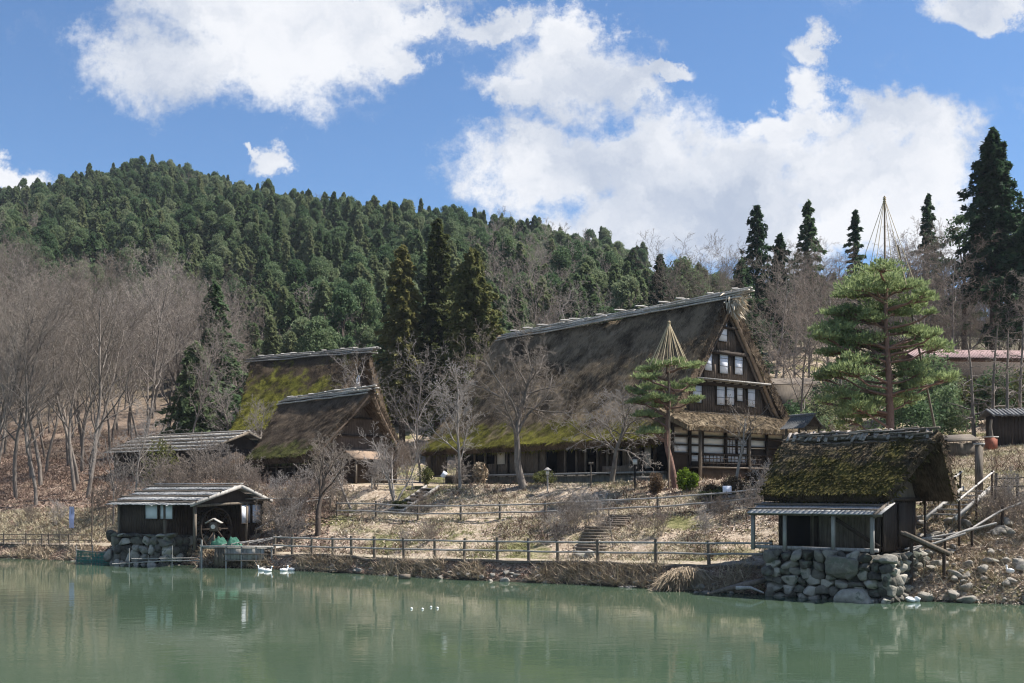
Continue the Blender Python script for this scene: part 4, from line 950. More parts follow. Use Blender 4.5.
# -- leafless grove at the left
GV = [bare_tree('bare_tree', 'tall leafless tree in the grey-brown grove at the left', 'tree', (0, 0, 0), 300+i, 17, m_bark, m_twig, group='leafless trees of the left grove', counts=(15, 8, 6, 3), rad=.17, start=.30, rmin=.012, ang=(40, 38, 42, 48), up=(.06, .16, .1, .04)) for i in range(5)]
rs = np.random.RandomState(5); c_ = 0; placed = []
def grove(n, u0, u1, Y0, Y1, smin, smax, mind=2.6):
    global c_
    k = 0; tries = 0
    while k < n and tries < n*30:
        tries += 1; Y = math.sqrt(rs.uniform(Y0**2, Y1**2)); u = rs.uniform(u0, u1); x = at(u, Y)
        if u > 96 and u < 255 and 82 < Y < 98: continue
        if any((x-a)**2+(Y-b_)**2 < mind**2 for a, b_ in placed): continue
        placed.append((x, Y)); s_ = rs.uniform(smin, smax); rz = rs.uniform(0, 6.28); loc = (x, Y, h(x, Y)-.1)
        if c_ < 5: o = GV[c_]; o.location = loc; o.rotation_euler = (0, 0, rz); o.scale = (s_, s_, s_)
        else: dup(GV[c_ % 5], loc, rz, s_)
        c_ += 1; k += 1
grove(14, -40, 92, 82, 100, .85, 1.12, 3.2); grove(60, -60, 235, 99, 150, .7, 1.05, 3.4); grove(52, -60, 200, 150, 205, .7, 1.0, 4.5)
ORD = ['leftmost', 'second', 'third', 'fourth', 'fifth', 'sixth', 'seventh', 'eighth', 'ninth', 'tenth', 'eleventh', 'twelfth', 'thirteenth', 'fourteenth', 'fifteenth', 'sixteenth']
def ordinal(objs, text, first='leftmost'):
    objs = sorted(objs, key=lambda o: o.location.x/o.location.y)
    for k, o in enumerate(objs): o['label'] = (ORD[k] if k else first) + ' from the left ' * (k > 0) + ' ' * (k == 0) + text
fr = [o for o in COL.objects if o.name.startswith('bare_tree') and o.type == 'EMPTY' and o.get('group') == 'leafless trees of the left grove' and o.location.y < 100 and o.location.x/o.location.y*F+512 > 0 and o.location.x/o.location.y*F+512 < 95][:16]
ordinal(fr, 'of the leafless front-row trees in the left grove')
# -- brown leafless trees on the right bank behind the pine
GR = [bare_tree('bare_tree', 'leafless brown tree on the wooded bank behind the garden pine', 'tree', (0, 0, 0), 320+i, 13, m_bark, m_browntwig if i else m_twig, group='leafless trees of the right bank', counts=(14, 8, 6, 3), rad=.14, start=.2, rmin=.012, ang=(52, 45, 45, 50), up=(.05, .08, .05, .02)) for i in range(4)]
k = 0
for _ in range(95):
    Y = rs.uniform(92, 150); u = rs.uniform(745, 1075); x = at(u, Y)
    if any((x-a)**2+(Y-b_)**2 < 9 for a, b_ in placed) or (98 < Y < 110 and 755 < u < 830) or (Y < 104 and u > 925): continue
    placed.append((x, Y)); s_ = rs.uniform(.8, 1.3); loc = (x, Y, h(x, Y)-.1)
    if k < 4: o = GR[k]; o.location = loc; o.scale = (s_,)*3
    else: dup(GR[k % 4], loc, rs.uniform(0, 6.28), s_)
    k += 1
# -- single leafless trees
def single(u, Y, vt, seed, label, mb, mt, name='bare_tree', cat='tree', **kw):
    p = G(u, Y); return bare_tree(name, label, cat, (p[0], p[1], p[2]-.05), seed, atz(vt, Y)-p[2], mb, mt, **kw)
single(524, 68.2, 350, 401, 'gnarled leafless tree with thick trunk, centre of the farmhouse eaves', m_bark, m_twig, counts=(15, 10, 7, 4), rad=.29, start=.33, lr=(.62, .5, .5, .45), ang=(55, 45, 45, 50), up=(.04, .05, .03, 0), lean=(-.12, 0), wob=(.14, .2, .22, .25))
single(460, 70, 368, 402, 'silvery leafless tree with dense pale crown left of the farmhouse', m_palebark, m_greytwig, counts=(15, 9, 6, 4), rad=.13, start=.25, lr=(.5, .5, .5, .45), ang=(45, 45, 45, 50), rmin=.009)
single(612, 67.2, 395, 403, 'low leafless tree with wide flat crown before the veranda', m_bark, m_greytwig, counts=(15, 10, 7, 4), rad=.19, start=.35, lr=(.85, .5, .45, .42), ang=(68, 45, 45, 50), up=(.02, .0, .0, 0), stems=1)
single(395, 70, 425, 404, 'pale many-stemmed leafless tree below the middle house', m_palebark, m_greytwig, counts=(8, 6, 4, 2), rad=.13, stems=4, start=.3)
single(352, 70, 445, 405, 'small leafless tree leaning left in front of the bare gable', m_palebark, m_greytwig, counts=(9, 7, 4, 2), rad=.10, lean=(-.4, 0), start=.25)
single(318, 65.5, 440, 406, 'leafless tree with short dark trunk on the slope right of the boathouse', m_darkbark, m_twig, counts=(12, 8, 5, 3), rad=.2, start=.4, lr=(.7, .5, .5, .4))
single(613, 54.5, 492, 407, 'thin sapling by the foot of the log steps', m_bark, m_greytwig, counts=(7, 4, 2), rad=.035, rmin=.008)
single(735, 62, 408, 408, 'small pruned leafless tree in front of the paper screens', m_palebark, m_browntwig, counts=(9, 6, 4, 2), rad=.11, start=.5, lr=(.75, .5, .45, .4), ang=(60, 50, 50, 50))
single(365, 88, 350, 409, 'pale leafless tree between the two thatched gables', m_palebark, m_greytwig, counts=(13, 8, 6, 3), rad=.12, start=.2)
single(135, 76, 408, 410, 'slim pale-barked tree on the slope behind the boathouse', m_palebark, m_greytwig, counts=(13, 7, 4, 2), rad=.09, start=.3)
single(113, 75, 425, 411, 'thin leafless tree left of the slim pale-barked one', m_bark, m_greytwig, counts=(10, 6, 4, 2), rad=.07, start=.3)
single(232, 100, 372, 412, 'leafless grey tree behind the right end of the long shed', m_bark, m_greytwig, counts=(15, 8, 6, 3), rad=.13, start=.2)
single(262, 92, 398, 413, 'leafless grey tree left of the mossy roof', m_bark, m_greytwig, counts=(15, 8, 6, 3), rad=.12, start=.2)
single(545, 118, 262, 414, 'leafless tree above the low end of the farmhouse ridge', m_bark, m_twig, counts=(14, 8, 6, 3), rad=.16)
single(700, 125, 240, 415, 'wide leafless tree behind the farmhouse ridge, bare against the cloud', m_bark, m_twig, counts=(15, 8, 6, 3), rad=.16, stems=3, lr=(.5, .5, .5, .45))
single(590, 112, 290, 416, 'pale leafless tree right behind the farmhouse ridge', m_palebark, m_greytwig, counts=(14, 8, 6, 3), rad=.14)
single(420, 92, 350, 417, 'pale straight leafless tree below the three cedars', m_palebark, m_greytwig, counts=(14, 8, 5, 3), rad=.12, start=.25)
single(500, 96, 335, 418, 'dusky leafless tree against the right-hand cedar', m_bark, m_twig, counts=(14, 8, 6, 3), rad=.12, start=.25)
for (u, Y, vt, lb) in ((974, 78, 330, 'leftmost of four straight grey trunks by the pink roof'), (993, 80, 318, 'second of four straight grey trunks by the pink roof'), (1008, 78, 322, 'third of four straight grey trunks by the pink roof'), (1020, 82, 310, 'rightmost of four straight grey trunks by the pink roof')):
    single(u, Y, vt, int(u), lb, m_bark, m_twig, counts=(18, 6, 3), rad=.16, start=.2, lr=(.25, .5, .5, .4), ang=(75, 50, 50, 50), up=(.03, -.02, 0, 0), wob=(.03, .15, .2, .2))
# young conifers with long level boughs on the left
for (u, Y, vt, lb) in ((215, 108, 285, 'layered light green conifer at the right end of the left grove'), (196, 104, 345, 'dark green conifer inside the left grove')):
    cedar_at(u, vt, Y, 52, int(u), lb, m_round if u > 200 else m_forest, n_br=110, per=60, size=.4, power=.7, z0=.15)

# -- shrubs: many-stemmed, leafless
SH = [bare_tree('bare_shrub', 'leafless twiggy shrub on the lakeside slope', 'shrub', (0, 0, 0), 500+i, 2.4, m_bark, (m_twig, m_greytwig, m_browntwig)[i], group='leafless shrubs on the slope', counts=(6, 6, 4, 2), rad=.03, stems=6, start=.1, rmin=.008, lr=(.6, .5, .5, .45)) for i in range(3)]
spots = [(276, 66, 1.3), (288, 64.5, 1.2), (300, 67, 1.5), (268, 69, 1.4), (282, 72, 1.8), (330, 72, 1.4), (340, 70, 1.1), (310, 74, 1.5), (255, 76, 1.7), (240, 78, 1.8), (375, 73, 1.1), (420, 66.5, .8), (430, 60, .55), (405, 60, .5), (545, 59, .5),
         (575, 57.5, .85), (588, 58, .9), (566, 58.6, .8), (600, 56.8, .6), (556, 57, .7), (660, 54.5, .6), (640, 55.5, .55), (705, 53.5, .55), (720, 55, .6), (752, 55, .8), (765, 57, .9), (170, 75, 1.6), (158, 77, 1.9), (146, 74.5, 1.4), (182, 77, 1.5), (200, 79, 1.8), (216, 81, 1.9), (228, 77, 1.4),
         (100, 77, 1.1), (120, 79, 1.3), (1000, 47.5, .8), (985, 48, .7), (1016, 48, .9), (1030, 46, .8), (1008, 51, .6), (820, 76, 1.3), (850, 74, 1.4), (790, 80, 1.5), (455, 78, 1.0), (405, 80, 1.6), (390, 84, 1.8), (60, 77, .7), (30, 78, .7), (700, 71.6, .5)]
for k, (u, Y, s_) in enumerate(spots):
    p = G(u, Y)
    if 235 < u < 348 and Y > 68.5: s_ *= .68
    if k < 3: SH[k].location = p; SH[k].scale = (s_,)*3
    else: dup(SH[k % 3], p, k*1.3, s_*random.Random(k).uniform(.85, 1.1))
shs = [o for o in COL.objects if o.name.startswith('bare_shrub') and o.type == 'EMPTY']
uu = lambda o: 512+o.location.x/o.location.y*F
ordinal([o for o in shs if 135 < uu(o) < 235], 'of the leafless shrubs between boathouse and long shed')
ordinal([o for o in shs if 235 <= uu(o) < 345], 'of the leafless shrubs right of the boathouse')
ordinal([o for o in shs if uu(o) <= 135], 'of the leafless shrubs on the bank left of the boathouse')
ordinal([o for o in shs if 345 <= uu(o) < 500], 'of the leafless shrubs below the middle house')
ordinal([o for o in shs if 500 <= uu(o) < 630], 'of the leafless shrubs around the log steps')
ordinal([o for o in shs if 630 <= uu(o) < 780 and o.location.y < 70], 'of the leafless shrubs on the slope left of the mill hut')
ordinal([o for o in shs if 630 <= uu(o) and o.location.y >= 70], 'of the leafless shrubs behind the mill hut roof')
ordinal([o for o in shs if uu(o) >= 900 and o.location.y < 70], 'of the leafless shrubs on the rocky right bank')
# leafy evergreen bushes
def bush(u, Y, w_, ht, m, label, seed, name='bush', size=.14, n=900, dz=0):
    rs = np.random.RandomState(seed); p = G(u, Y); t_ = thing(name, label, 'bush', (p[0], p[1], p[2]+dz), 0)
    nc = 14; C_ = unit(rs.normal(size=(nc, 3)))*np.array([w_*.32, w_*.32, ht*.28])+np.array([0, 0, ht*.5]); i = rs.randint(0, nc, n)
    v = unit(rs.normal(size=(n, 3)))*(rs.rand(n, 1)**.35)*np.array([w_*.24, w_*.24, ht*.26]); g = MB(); g.quads(leaf_quads(C_[i]+v, size, rs, asp=1.3)); g.build('leaves', m, t_)
    g = MB()
    for k in range(6): a = k*1.05; g.tube([(0, 0, -.1), (math.cos(a)*w_*.1, math.sin(a)*w_*.1, ht*.3), (math.cos(a)*w_*.3, math.sin(a)*w_*.3, ht*.65)], [.03, .02, .01], 4)
    g.build('stems', m_bark, t_); return t_
bush(687, 62.0, 1.25, 1.35, m_bush, 'bright yellow-green round bush at the foot of the garden pine', 1, size=.15, n=1500)
bush(656, 62.5, 1.0, 1.25, m_rust, 'brown round clipped bush left of the garden pine', 2, size=.1, n=1600)
bush(712, 60.5, 1.0, .6, m_rust, 'low russet bush right of the yellow-green bush', 3, size=.1)
bush(712, 59.3, 1.5, .5, m_olive, 'low olive mound below the russet bush', 4, size=.1)
bush(735, 61, 1.5, .7, m_rust, 'low clipped brown bush under the paper screens', 5, size=.1)
bush(752, 61.4, 1.0, .95, m_rust, 'taller brown bush beside the farmhouse door', 6, size=.1)
bush(727, 60.0, 1.4, .55, m_olive, 'flat olive clipped bush above the white notice', 7, size=.1)
bush(737, 59.5, 1.3, .5, m_rust, 'flat brown clipped bush right of the white notice', 8, size=.1)
bush(426, 72.2, 1.1, 1.3, m_olive, 'small yellowish conical shrub left of the silvery tree', 9, size=.12)
bush(480, 71.0, 1.0, 1.5, m_reed, 'straw-coloured wrapped shrub by the farmhouse wall', 10, size=.2)
bush(545, 68.0, 1.5, .9, m_olive, 'grey-green bush at the root of the gnarled tree', 11, size=.12)
bush(400, 68.5, .9, .5, m_olive, 'small golden tussock bush by the plank ramp', 12, size=.12)
bush(158, 79, 3.2, 4.6, m_olive, 'tall grey-green shrub behind the boathouse roof', 13, size=.2, n=1500)
for k, (u, Y, w_, ht, m_, lb) in enumerate(((810, 84, 4.5, 4.5, m_round, 'dark green bushy shrub behind the hut ridge, left of the pine trunk'), (845, 82, 4.0, 3.4, m_olive, 'yellowish shrub just left of the pine trunk'), (1005, 90, 6.0, 5.0, m_forest, 'low evergreen scrub under the middle of the pink roof'), (1040, 88, 6.0, 5.0, m_olive, 'olive scrub under the pink roof at the right border'), (975, 92, 5.0, 4.6, m_olive, 'olive scrub under the pink roof left of the straight trunks'), (915, 80, 5.0, 4.5, m_round, 'broad evergreen shrub right of the pine trunk'),
        (950, 83, 4.0, 4.0, m_forest, 'dark evergreen shrub under the pink roof'), (875, 88, 5.0, 6.0, m_forest, 'tall evergreen thicket directly behind the pine trunk'), (930, 90, 5.0, 6.5, m_forest, 'tall dark thicket below the left end of the pink roof'), (780, 86, 3.0, 4.6, m_olive, 'olive shrub behind the right slope of the farmhouse'), (792, 98, 5.0, 3.6, m_round, 'round evergreen shrub hiding the wall of the low hall'), (818, 98, 4.5, 4.0, m_forest, 'dark evergreen shrub right of the round one before the low hall'), (770, 96, 4.0, 4.2, m_olive, 'yellowish shrub at the left end of the low hall'), (838, 100, 5.0, 5.5, m_round, 'tall leafy evergreen shrub left of the pine trunk, farther back'))):
    bush(u, Y, w_, ht, m_, lb, 30+k, size=.26, n=2600)

# -- tended pines: trunks, boughs, flat needle pads
def needles(C_, rad, n, size, rs):
    v = unit(rs.normal(size=(n, 3)))*(rs.rand(n, 1)**.45); v[:, 2] = np.abs(v[:, 2])*.9-.12; Pp = C_+v*rad
    d = unit(v*np.array([.8, .8, .3])+np.array([0, 0, .75])+rs.normal(size=(n, 3))*.45); s_ = unit(np.cross(d, rs.normal(size=(n, 3)))); L = (size*(.6+.8*rs.rand(n)))[:, None]
    return np.stack([Pp-s_*L*.2, Pp+s_*L*.2, Pp+d*L], 1)
def garden_pine(label, base, trunk, rad, pads, seed, n=650, size=.24, rag=.0):
    """trunk and pads are offsets from the base; pads: (x, y, z, rx, rz)"""
    t_ = thing('pine_tree', label, 'tree', base, 0); rs = np.random.RandomState(seed); T = np.array(trunk, float)
    g = MB(); tt_ = np.linspace(0, 1, 30); k = np.linspace(0, 1, len(T)); C3 = np.stack([np.interp(tt_, k, T[:, i]) for i in range(3)], 1)
    for _ in range(2): C3[1:-1] = (C3[:-2]+C3[1:-1]*2+C3[2:])/4
    C3 += fbm(tt_*7+seed, tt_*3, 3)[:, None]*.1; g.tube(C3, np.linspace(rad, rad*.3, 30), 9); g.build('trunk', m_redbark, t_, smooth=True)
    b_ = MB(); f = MB()
    for (x, y, z, rx, rz_) in pads:
        x += rs.normal()*rag; y += rs.normal()*rag*1.5; z += rs.normal()*rag*.8; y = abs(y)+.3 if abs(x) < rx*.8 and z < T[-1, 2]-.6 else y
        i = int(np.argmin(np.abs(C3[:, 2]-(z-.25*abs(x)-.3)))); s0 = C3[i]; e = np.array([x, y, z-.1]); mid = (s0+e)/2+np.array([0, 0, -.12])+rs.normal(size=3)*.1
        L = np.linalg.norm(e-s0); b_.tube([s0, (s0*.65+mid*.35)+rs.normal(size=3)*.06, mid, (mid+e)/2+rs.normal(size=3)*.06, e], [.09, .075, .06, .05, .03], 5)
        nc = max(4, int(9*rx))
        for c in range(nc):
            a = c*2.4; q = e+np.array([math.cos(a)*rx*.75*math.sqrt((c+.5)/nc), math.sin(a)*rx*.75*math.sqrt((c+.5)/nc), rs.uniform(-.3, .3)*rz_*2])
            b_.tube([e*.6+mid*.4, (e+q)/2+np.array([0, 0, -.05]), q], [.03, .02, .01], 3); f.tris(needles(q, np.array([rx*.38, rx*.38, rz_*.8]), int(n*rx/nc*1.2), size, rs))
    b_.build('boughs', m_redbark, t_); f.build('needles', m_pine, t_); return t_
def rope_cone(label, x, y, ztop, zlow, rad, n, base_z, pole_r=.05, seed=1, name='rope_tent'):
    t_ = thing(name, label, 'rope tent', (x, y, base_z), 0); g = MB(); g.tube([(0, 0, 0), (.03, 0, (ztop-base_z)*.5), (0, 0, ztop-base_z)], [pole_r*1.3, pole_r, pole_r*.7], 7); g.build('pole', m_ropelog, t_)
    g = MB(); 
    for k in range(n): a = 2*math.pi*k/n+seed; g.tube([(0, 0, ztop-base_z-.15), (rad*math.cos(a), rad*math.sin(a), zlow-base_z)], .018, 4)
    for k in range(4): g.tube([(.0+.07*math.cos(a), .07*math.sin(a), ztop-base_z-.1-.09*k) for a in np.linspace(0, 6.3, 9)], .03, 4)
    g.build('ropes', m_rope, t_); return t_
# the small pine before the farmhouse
b0 = G(676, 63.5)
def off(u, v, Y=63.5, b_=b0): return (at(u, Y)-b_[0], atz(v, Y)-b_[2])
tr_ = [(0, 0, -.2), (*[off(671, 462)[0]], 0, off(671, 462)[1]), (off(666, 443)[0], .1, off(666, 443)[1]), (off(667, 420)[0], .1, off(667, 420)[1]), (off(670, 395)[0], 0, off(670, 395)[1]), (off(668, 372)[0], 0, off(668, 372)[1])]
pd = []
for i, (u, v, wd_, y) in enumerate([(668, 362, 26, 0), (652, 366, 20, .3), (686, 368, 20, -.3), (640, 378, 20, -.2), (696, 383, 14, .2), (660, 380, 26, -.8), (680, 384, 24, .8), (634, 392, 18, .2), (652, 398, 22, -.6), (686, 402, 14, -.5), (630, 404, 16, -.2), (646, 414, 20, .3), (640, 430, 18, -.3), (655, 432, 16, .6), (664, 400, 20, .9)]):
    x, z = off(u, v); pd.append((x, y, z, wd_/F*63.5, .26))
garden_pine('tended pine with cloud-like pads and a rope cone before the great gable', b0, tr_, .2, [(x*.9, y, z, r0*.85, r1) for x, y, z, r0, r1 in pd], 31, n=620, size=.18, rag=.16)
rope_cone('straw rope cone on a pole above the small tended pine', at(669, 63.3), 63.3, atz(320, 63.3), atz(366, 63.3), 1.15, 14, b0[2], .05, 2)
# the tall pine behind the hut
b1 = G(890, 60.0)
def off1(u, v): return (at(u, 60)-b1[0], atz(v, 60)-b1[2])
tr_ = [(0, 0, -.3), (off1(890, 425)[0], 0, off1(890, 425)[1]), (off1(889, 380)[0], 0, off1(889, 380)[1]), (off1(886, 330)[0], .05, off1(886, 330)[1]), (off1(886, 284)[0], 0, off1(886, 284)[1])]
pd = []; rs = np.random.RandomState(8)
for (u, v, wd_) in [(886, 270, 40), (862, 276, 30), (912, 278, 30), (876, 286, 40), (925, 294, 26), (850, 292, 30), (900, 296, 44), (932, 304, 18), (842, 304, 26), (838, 318, 38), (868, 312, 34), (905, 314, 30), (826, 326, 30), (920, 322, 34), (932, 334, 22), (850, 338, 40), (824, 344, 26), (910, 346, 30), (880, 344, 30), (938, 350, 24), (860, 362, 36), (830, 360, 26), (915, 366, 32), (845, 378, 36), (870, 388, 36), (820, 374, 24), (922, 384, 24), (856, 398, 34), (904, 396, 28), (830, 394, 26), (936, 372, 18), (838, 410, 28), (872, 408, 26)]:
    x, z = off1(u, v); pd.append((x, rs.uniform(-1.6, 1.6), z, wd_/F*60*.8, .42)); pd.append((x+rs.normal()*.7, rs.uniform(-2.4, 2.4), z+rs.normal()*.3, wd_/F*60*.5, .34))
garden_pine('tall red-barked pine with layered green boughs right behind the mill hut', b1, tr_, .27, [(x*.86, y, z, r0, r1) for x, y, z, r0, r1 in pd], 32, n=430, size=.22, rag=.25)
rope_cone('tall pole with slack ropes rising out of the red-barked pine', at(884.5, 60.2), 60.2, atz(196, 60.2), atz(290, 60.2), 1.7, 6, b1[2]+6, .06, 3)
g = MB(); tp = thing('support_pole', 'slanting pale prop pole right of the tall pine trunk', 'pole', G(945, 61)); z = tp.location.z
g.tube([(0, 0, -.2), ((at(901, 60.5)-tp.location.x), 0, atz(243, 60.5)-z)], [.07, .05], 6); g.build('pole', m_mid, tp)

# ================================================================== ground cover (nobody could count it)
def cover_points(n, u0, u1, k0, k1, seed, pad=0.):
    rs = np.random.RandomState(seed); r_ = rs.uniform((u0-512)/F, (u1-512)/F, n); a, _ = brk(r_, k0); b_, _ = brk(r_, k1); y = a-pad+(b_-a+2*pad)*rs.rand(n); x = r_*y; return x, y, rs
def litter(name, label, n, u0, u1, k0, k1, seed, size, m, cat='leaf litter', lift=.03, clump=0, flat=.55, asp=1.4):
    x, y, rs = cover_points(n, u0, u1, k0, k1, seed)
    if clump:
        keep = fbm(x*.5+seed, y*.5, 4) > clump*(rs.rand(n)-.2)*.4; x, y = x[keep], y[keep]
    Pp = np.stack([x, y, H(x, y)+lift*rs.rand(len(x))+.01], 1); g = MB(); g.quads(leaf_quads(Pp, size, rs, flat=flat, asp=asp)); o = g.build(name, m); return tag(o, label, cat, kind='stuff')
def tufts(name, label, n, u0, u1, k0, k1, seed, ht, m, cat='grass', down=.2, clump=.0, pad=0):
    x, y, rs = cover_points(n, u0, u1, k0, k1, seed, pad)
    if clump:
        keep = fbm(x*.45+seed, y*.45, 3) > clump; x, y = x[keep], y[keep]
    k = 7; n = len(x); P0 = np.repeat(np.stack([x, y, H(x, y)-.02], 1), k, 0)+rs.normal(size=(n*k, 3))*(.07, .07, 0)
    a = rs.normal(size=(n*k, 3)); a[:, 2] = np.abs(a[:, 2])*.6+.5-down; L = ht*(.4+.9*rs.rand(n*k))[:, None]*np.repeat(.5+rs.rand(n), k)[:, None]; tip = P0+unit(a)*L; sd = unit(rs.normal(size=(n*k, 3))*(1, 1, 0))*.022
    g = MB(); g.tris(np.stack([P0-sd, P0+sd, tip], 1)); o = g.build(name, m); return tag(o, label, cat, kind='stuff')
def covermat(name, stops):
    m, t, b = mat(name, .9, .05); isl = t.new('ShaderNodeNewGeometry').outputs['Random Per Island']; f = t.m('ADD', t.m('MULTIPLY', isl, .7), t.m('MULTIPLY', t.noise(gpos(t), .5, 4, .6), .4)); t.put(b.inputs['Base Color'], t.ramp(f, stops)); return m
m_leaf = covermat('fallen_leaves', [(.1, (.06, .042, .032)), (.32, (.22, .155, .115)), (.58, (.43, .34, .265)), (.88, (.66, .575, .48))])
m_leaf2 = covermat('brown_fallen_leaves', [(.1, (.05, .032, .026)), (.4, (.17, .11, .085)), (.7, (.32, .225, .175)), (.95, (.46, .36, .29))])
m_straw = covermat('dry_grass_blades', [(.1, (.11, .085, .05)), (.4, (.30, .25, .165)), (.7, (.46, .41, .28)), (.95, (.60, .55, .42))])
m_green = covermat('short_green_grass', [(.1, (.06, .075, .02)), (.4, (.14, .155, .05)), (.7, (.24, .24, .10)), (.95, (.38, .35, .18))])
litter('fallen_leaves', 'pale dry leaves strewn over the slope', 90000, 240, 800, 5, 8, 1, .13, m_leaf, clump=1.)
litter('fallen_leaves', 'brown leaves strewn over the grove floor', 60000, -60, 330, 5, 9, 2, .17, m_leaf2)
litter('fallen_leaves', 'leaves strewn over the right bank', 24000, 880, 1090, 2, 7, 3, .11, m_leaf)
litter('fallen_leaves', 'leaf debris along the waterline', 26000, -60, 800, 2, 4, 4, .11, m_leaf2)
tufts('dry_grass', 'dry pale grass on the lakeside slope', 16000, 230, 850, 5, 8, 5, .22, m_straw, clump=-.02)
tufts('dry_grass', 'dry grass on the slope left of the boathouse', 9000, -60, 240, 5, 6, 6, .26, m_straw)
tufts('dry_grass', 'dry grass on the lawn right of the mill hut', 12000, 880, 1090, 7, 9, 7, .16, m_straw)
tufts('short_grass', 'greenish grass beside the lakeside path', 5000, 400, 770, 4, 6, 8, .12, m_green, clump=.04)
tufts('short_grass', 'greenish grass beside the garden path and lawn', 6000, 430, 1090, 6, 9, 9, .12, m_green, clump=.05)
tufts('dry_reeds', 'dry reeds and stalks hanging along the waterline', 5200, -60, 780, 2, 4, 10, .55, m_reed, cat='reeds', down=.55, clump=-.03)
tufts('dry_reeds', 'tangled dry stalks on the right bank', 1100, 900, 1090, 2, 6, 11, .5, m_reed, cat='reeds', down=.45)
m_brush = covermat('brown_brush', [(.1, (.045, .03, .024)), (.5, (.14, .095, .075)), (.9, (.27, .195, .155))])
tufts('brown_brush', 'low patches of brown brush on the lakeside slope', 5200, 250, 850, 5, 8, 12, .42, m_brush, cat='brush', clump=.07)
tufts('brown_brush', 'low patches of brown brush on the right bank', 800, 890, 1090, 2, 7, 13, .38, m_straw, cat='brush', clump=.06)
tufts('brown_brush', 'brown undergrowth between the trunks of the left grove', 9000, -80, 345, 7, 10, 14, .6, m_brush, cat='brush', clump=.0)
tufts('brown_brush', 'brown undergrowth below the trees of the right hill', 5000, 740, 1100, 8, 11, 15, .7, m_brush, cat='brush', clump=-.03)
#---PART4---
# ================================================================== fences, steps, shore works
def pt(u, Y, dz=0): x = at(u, Y); return np.array([x, Y, h(x, Y)+dz])
def fence(label, posts, ht, rails, name='fence', pr=.055, rr_=.035, m=None, mr=None, seed=1, group=None, below=.3, top=None):
    rs = np.random.RandomState(seed); base = posts[0]; t_ = thing(name, label, 'fence', tuple(base), 0, group)
    for p in posts:
        q = p-base; g = MB(); lx, ly = rs.normal(size=2)*.02; g.tube([(0, 0, -below), (lx, ly, ht*.5), (lx*1.6, ly, ht*rs.uniform(.97, 1.05))], [pr, pr, pr*.92], 7); g.build('post', m or m_mid, t_, loc=tuple(q))
    for z in rails:
        g = MB(); L = []
        for a, b_ in zip(posts[:-1], posts[1:]):
            for k in range(3): q = a*(1-k/3)+b_*k/3-base; L.append(q+np.array([0, -pr*.8, z+rs.uniform(-.015, .015)]))
        L.append(posts[-1]-base+np.array([0, -pr*.8, z])); g.tube(L, rr_, 6); g.build('rail', mr or m_mid, t_)
    return t_
def yo(u, k, d=0): return float(brk((u-512)/F, k)[0])+d
U1 = [274, 292, 312, 333, 352, 374.5, 404, 435, 464, 497.6, 529, 558.5, 598, 656, 709.5, 772]
fence('log rail fence along the lakeside path from the deck to the mill hut', [pt(u, yo(u, 4, .15)) for u in U1], 1.12, (.98, .52), pr=.085, rr_=.05, m=m_mid, mr=m_grey, seed=3, below=.7)
fence('low dark fence on the quay at the far left shore', [pt(u, yo(u, 4, .1)) for u in (-40, -18, 4, 26, 42, 49, 60, 69, 92)], .82, (.74, .4), pr=.05, rr_=.03, m=m_mid, mr=m_mid, seed=4)
fence('log rail fence along the path halfway up the slope', [pt(u, yo(u, 6, -.25)) for u in (337, 376, 418, 461, 500, 545)]+[pt(598, yo(598, 6, -.2)), pt(658, yo(658, 6, .1)), pt(710, yo(710, 6, .5)), pt(757, yo(757, 6, 1.0))], .95, (.80, .36), pr=.075, rr_=.05, m=m_mid, mr=m_grey, seed=5)
fence('weathered rail fence by the garden edge below the middle house', [pt(u, yo(u, 8, -.6)) for u in (372, 392, 412)], .7, (.62, .3), pr=.05, m=m_pale, mr=m_pale, seed=6)
fence('dark two-rail fence running off the right edge above the bank', [pt(u, yo(u, 6, .4)) for u in (995, 1018, 1045, 1075)], 1.2, (1.0, .62), pr=.08, rr_=.035, m=m_mid, mr=m_dark, seed=7)
fence('rough rail fence climbing right of the boathouse', [pt(256, 66.5), pt(276, 67.5), pt(300, 69.5), pt(330, 71)], .9, (.8,), pr=.06, m=m_mid, mr=m_grey, seed=8)
fence('sagging pole fence below the mill hut on the rocky bank', [pt(918, 46), pt(945, 45.6), pt(972, 46.2), pt(1002, 47.2), pt(1040, 48)], .95, (.82,), pr=.06, rr_=.05, m=m_darkplank, mr=m_grey, seed=9, below=.9)

# log curb of the path, as a low revetment with stakes
for (u0, u1, lb, sd_) in ((270, 770, 'row of stakes and logs holding the path edge above the water', 21), (-60, 96, 'dark timber piles and planks under the left quay', 22)):
    t_ = thing('revetment', lb, 'revetment', tuple(pt(u0, yo(u0, 4))), 0); bs = np.array(t_.location[:]); rs = np.random.RandomState(sd_)
    for dz in ((-.02, -.2) if u0 > 0 else (-.02, -.24, -.5)):
        g = MB(); g.tube([pt(u, yo(u, 4, -.02))+(0, 0, dz)-bs for u in np.arange(u0, u1, 14)], .10, 6); g.build('log', m_mid if dz > -.1 else m_darkplank, t_)
    g = MB()
    for u in np.arange(u0, u1, 7 if u0 > 0 else 8):
        p = pt(u+rs.uniform(-2, 2), yo(u, 4, -.14)); z1 = p[2]+rs.uniform(-.12, .05); g.tube([(p[0], p[1], -.3)-bs, (p[0]+rs.uniform(-.04, .04), p[1], z1)-bs], .06, 6)
    g.build('stakes', m_darkplank, t_)
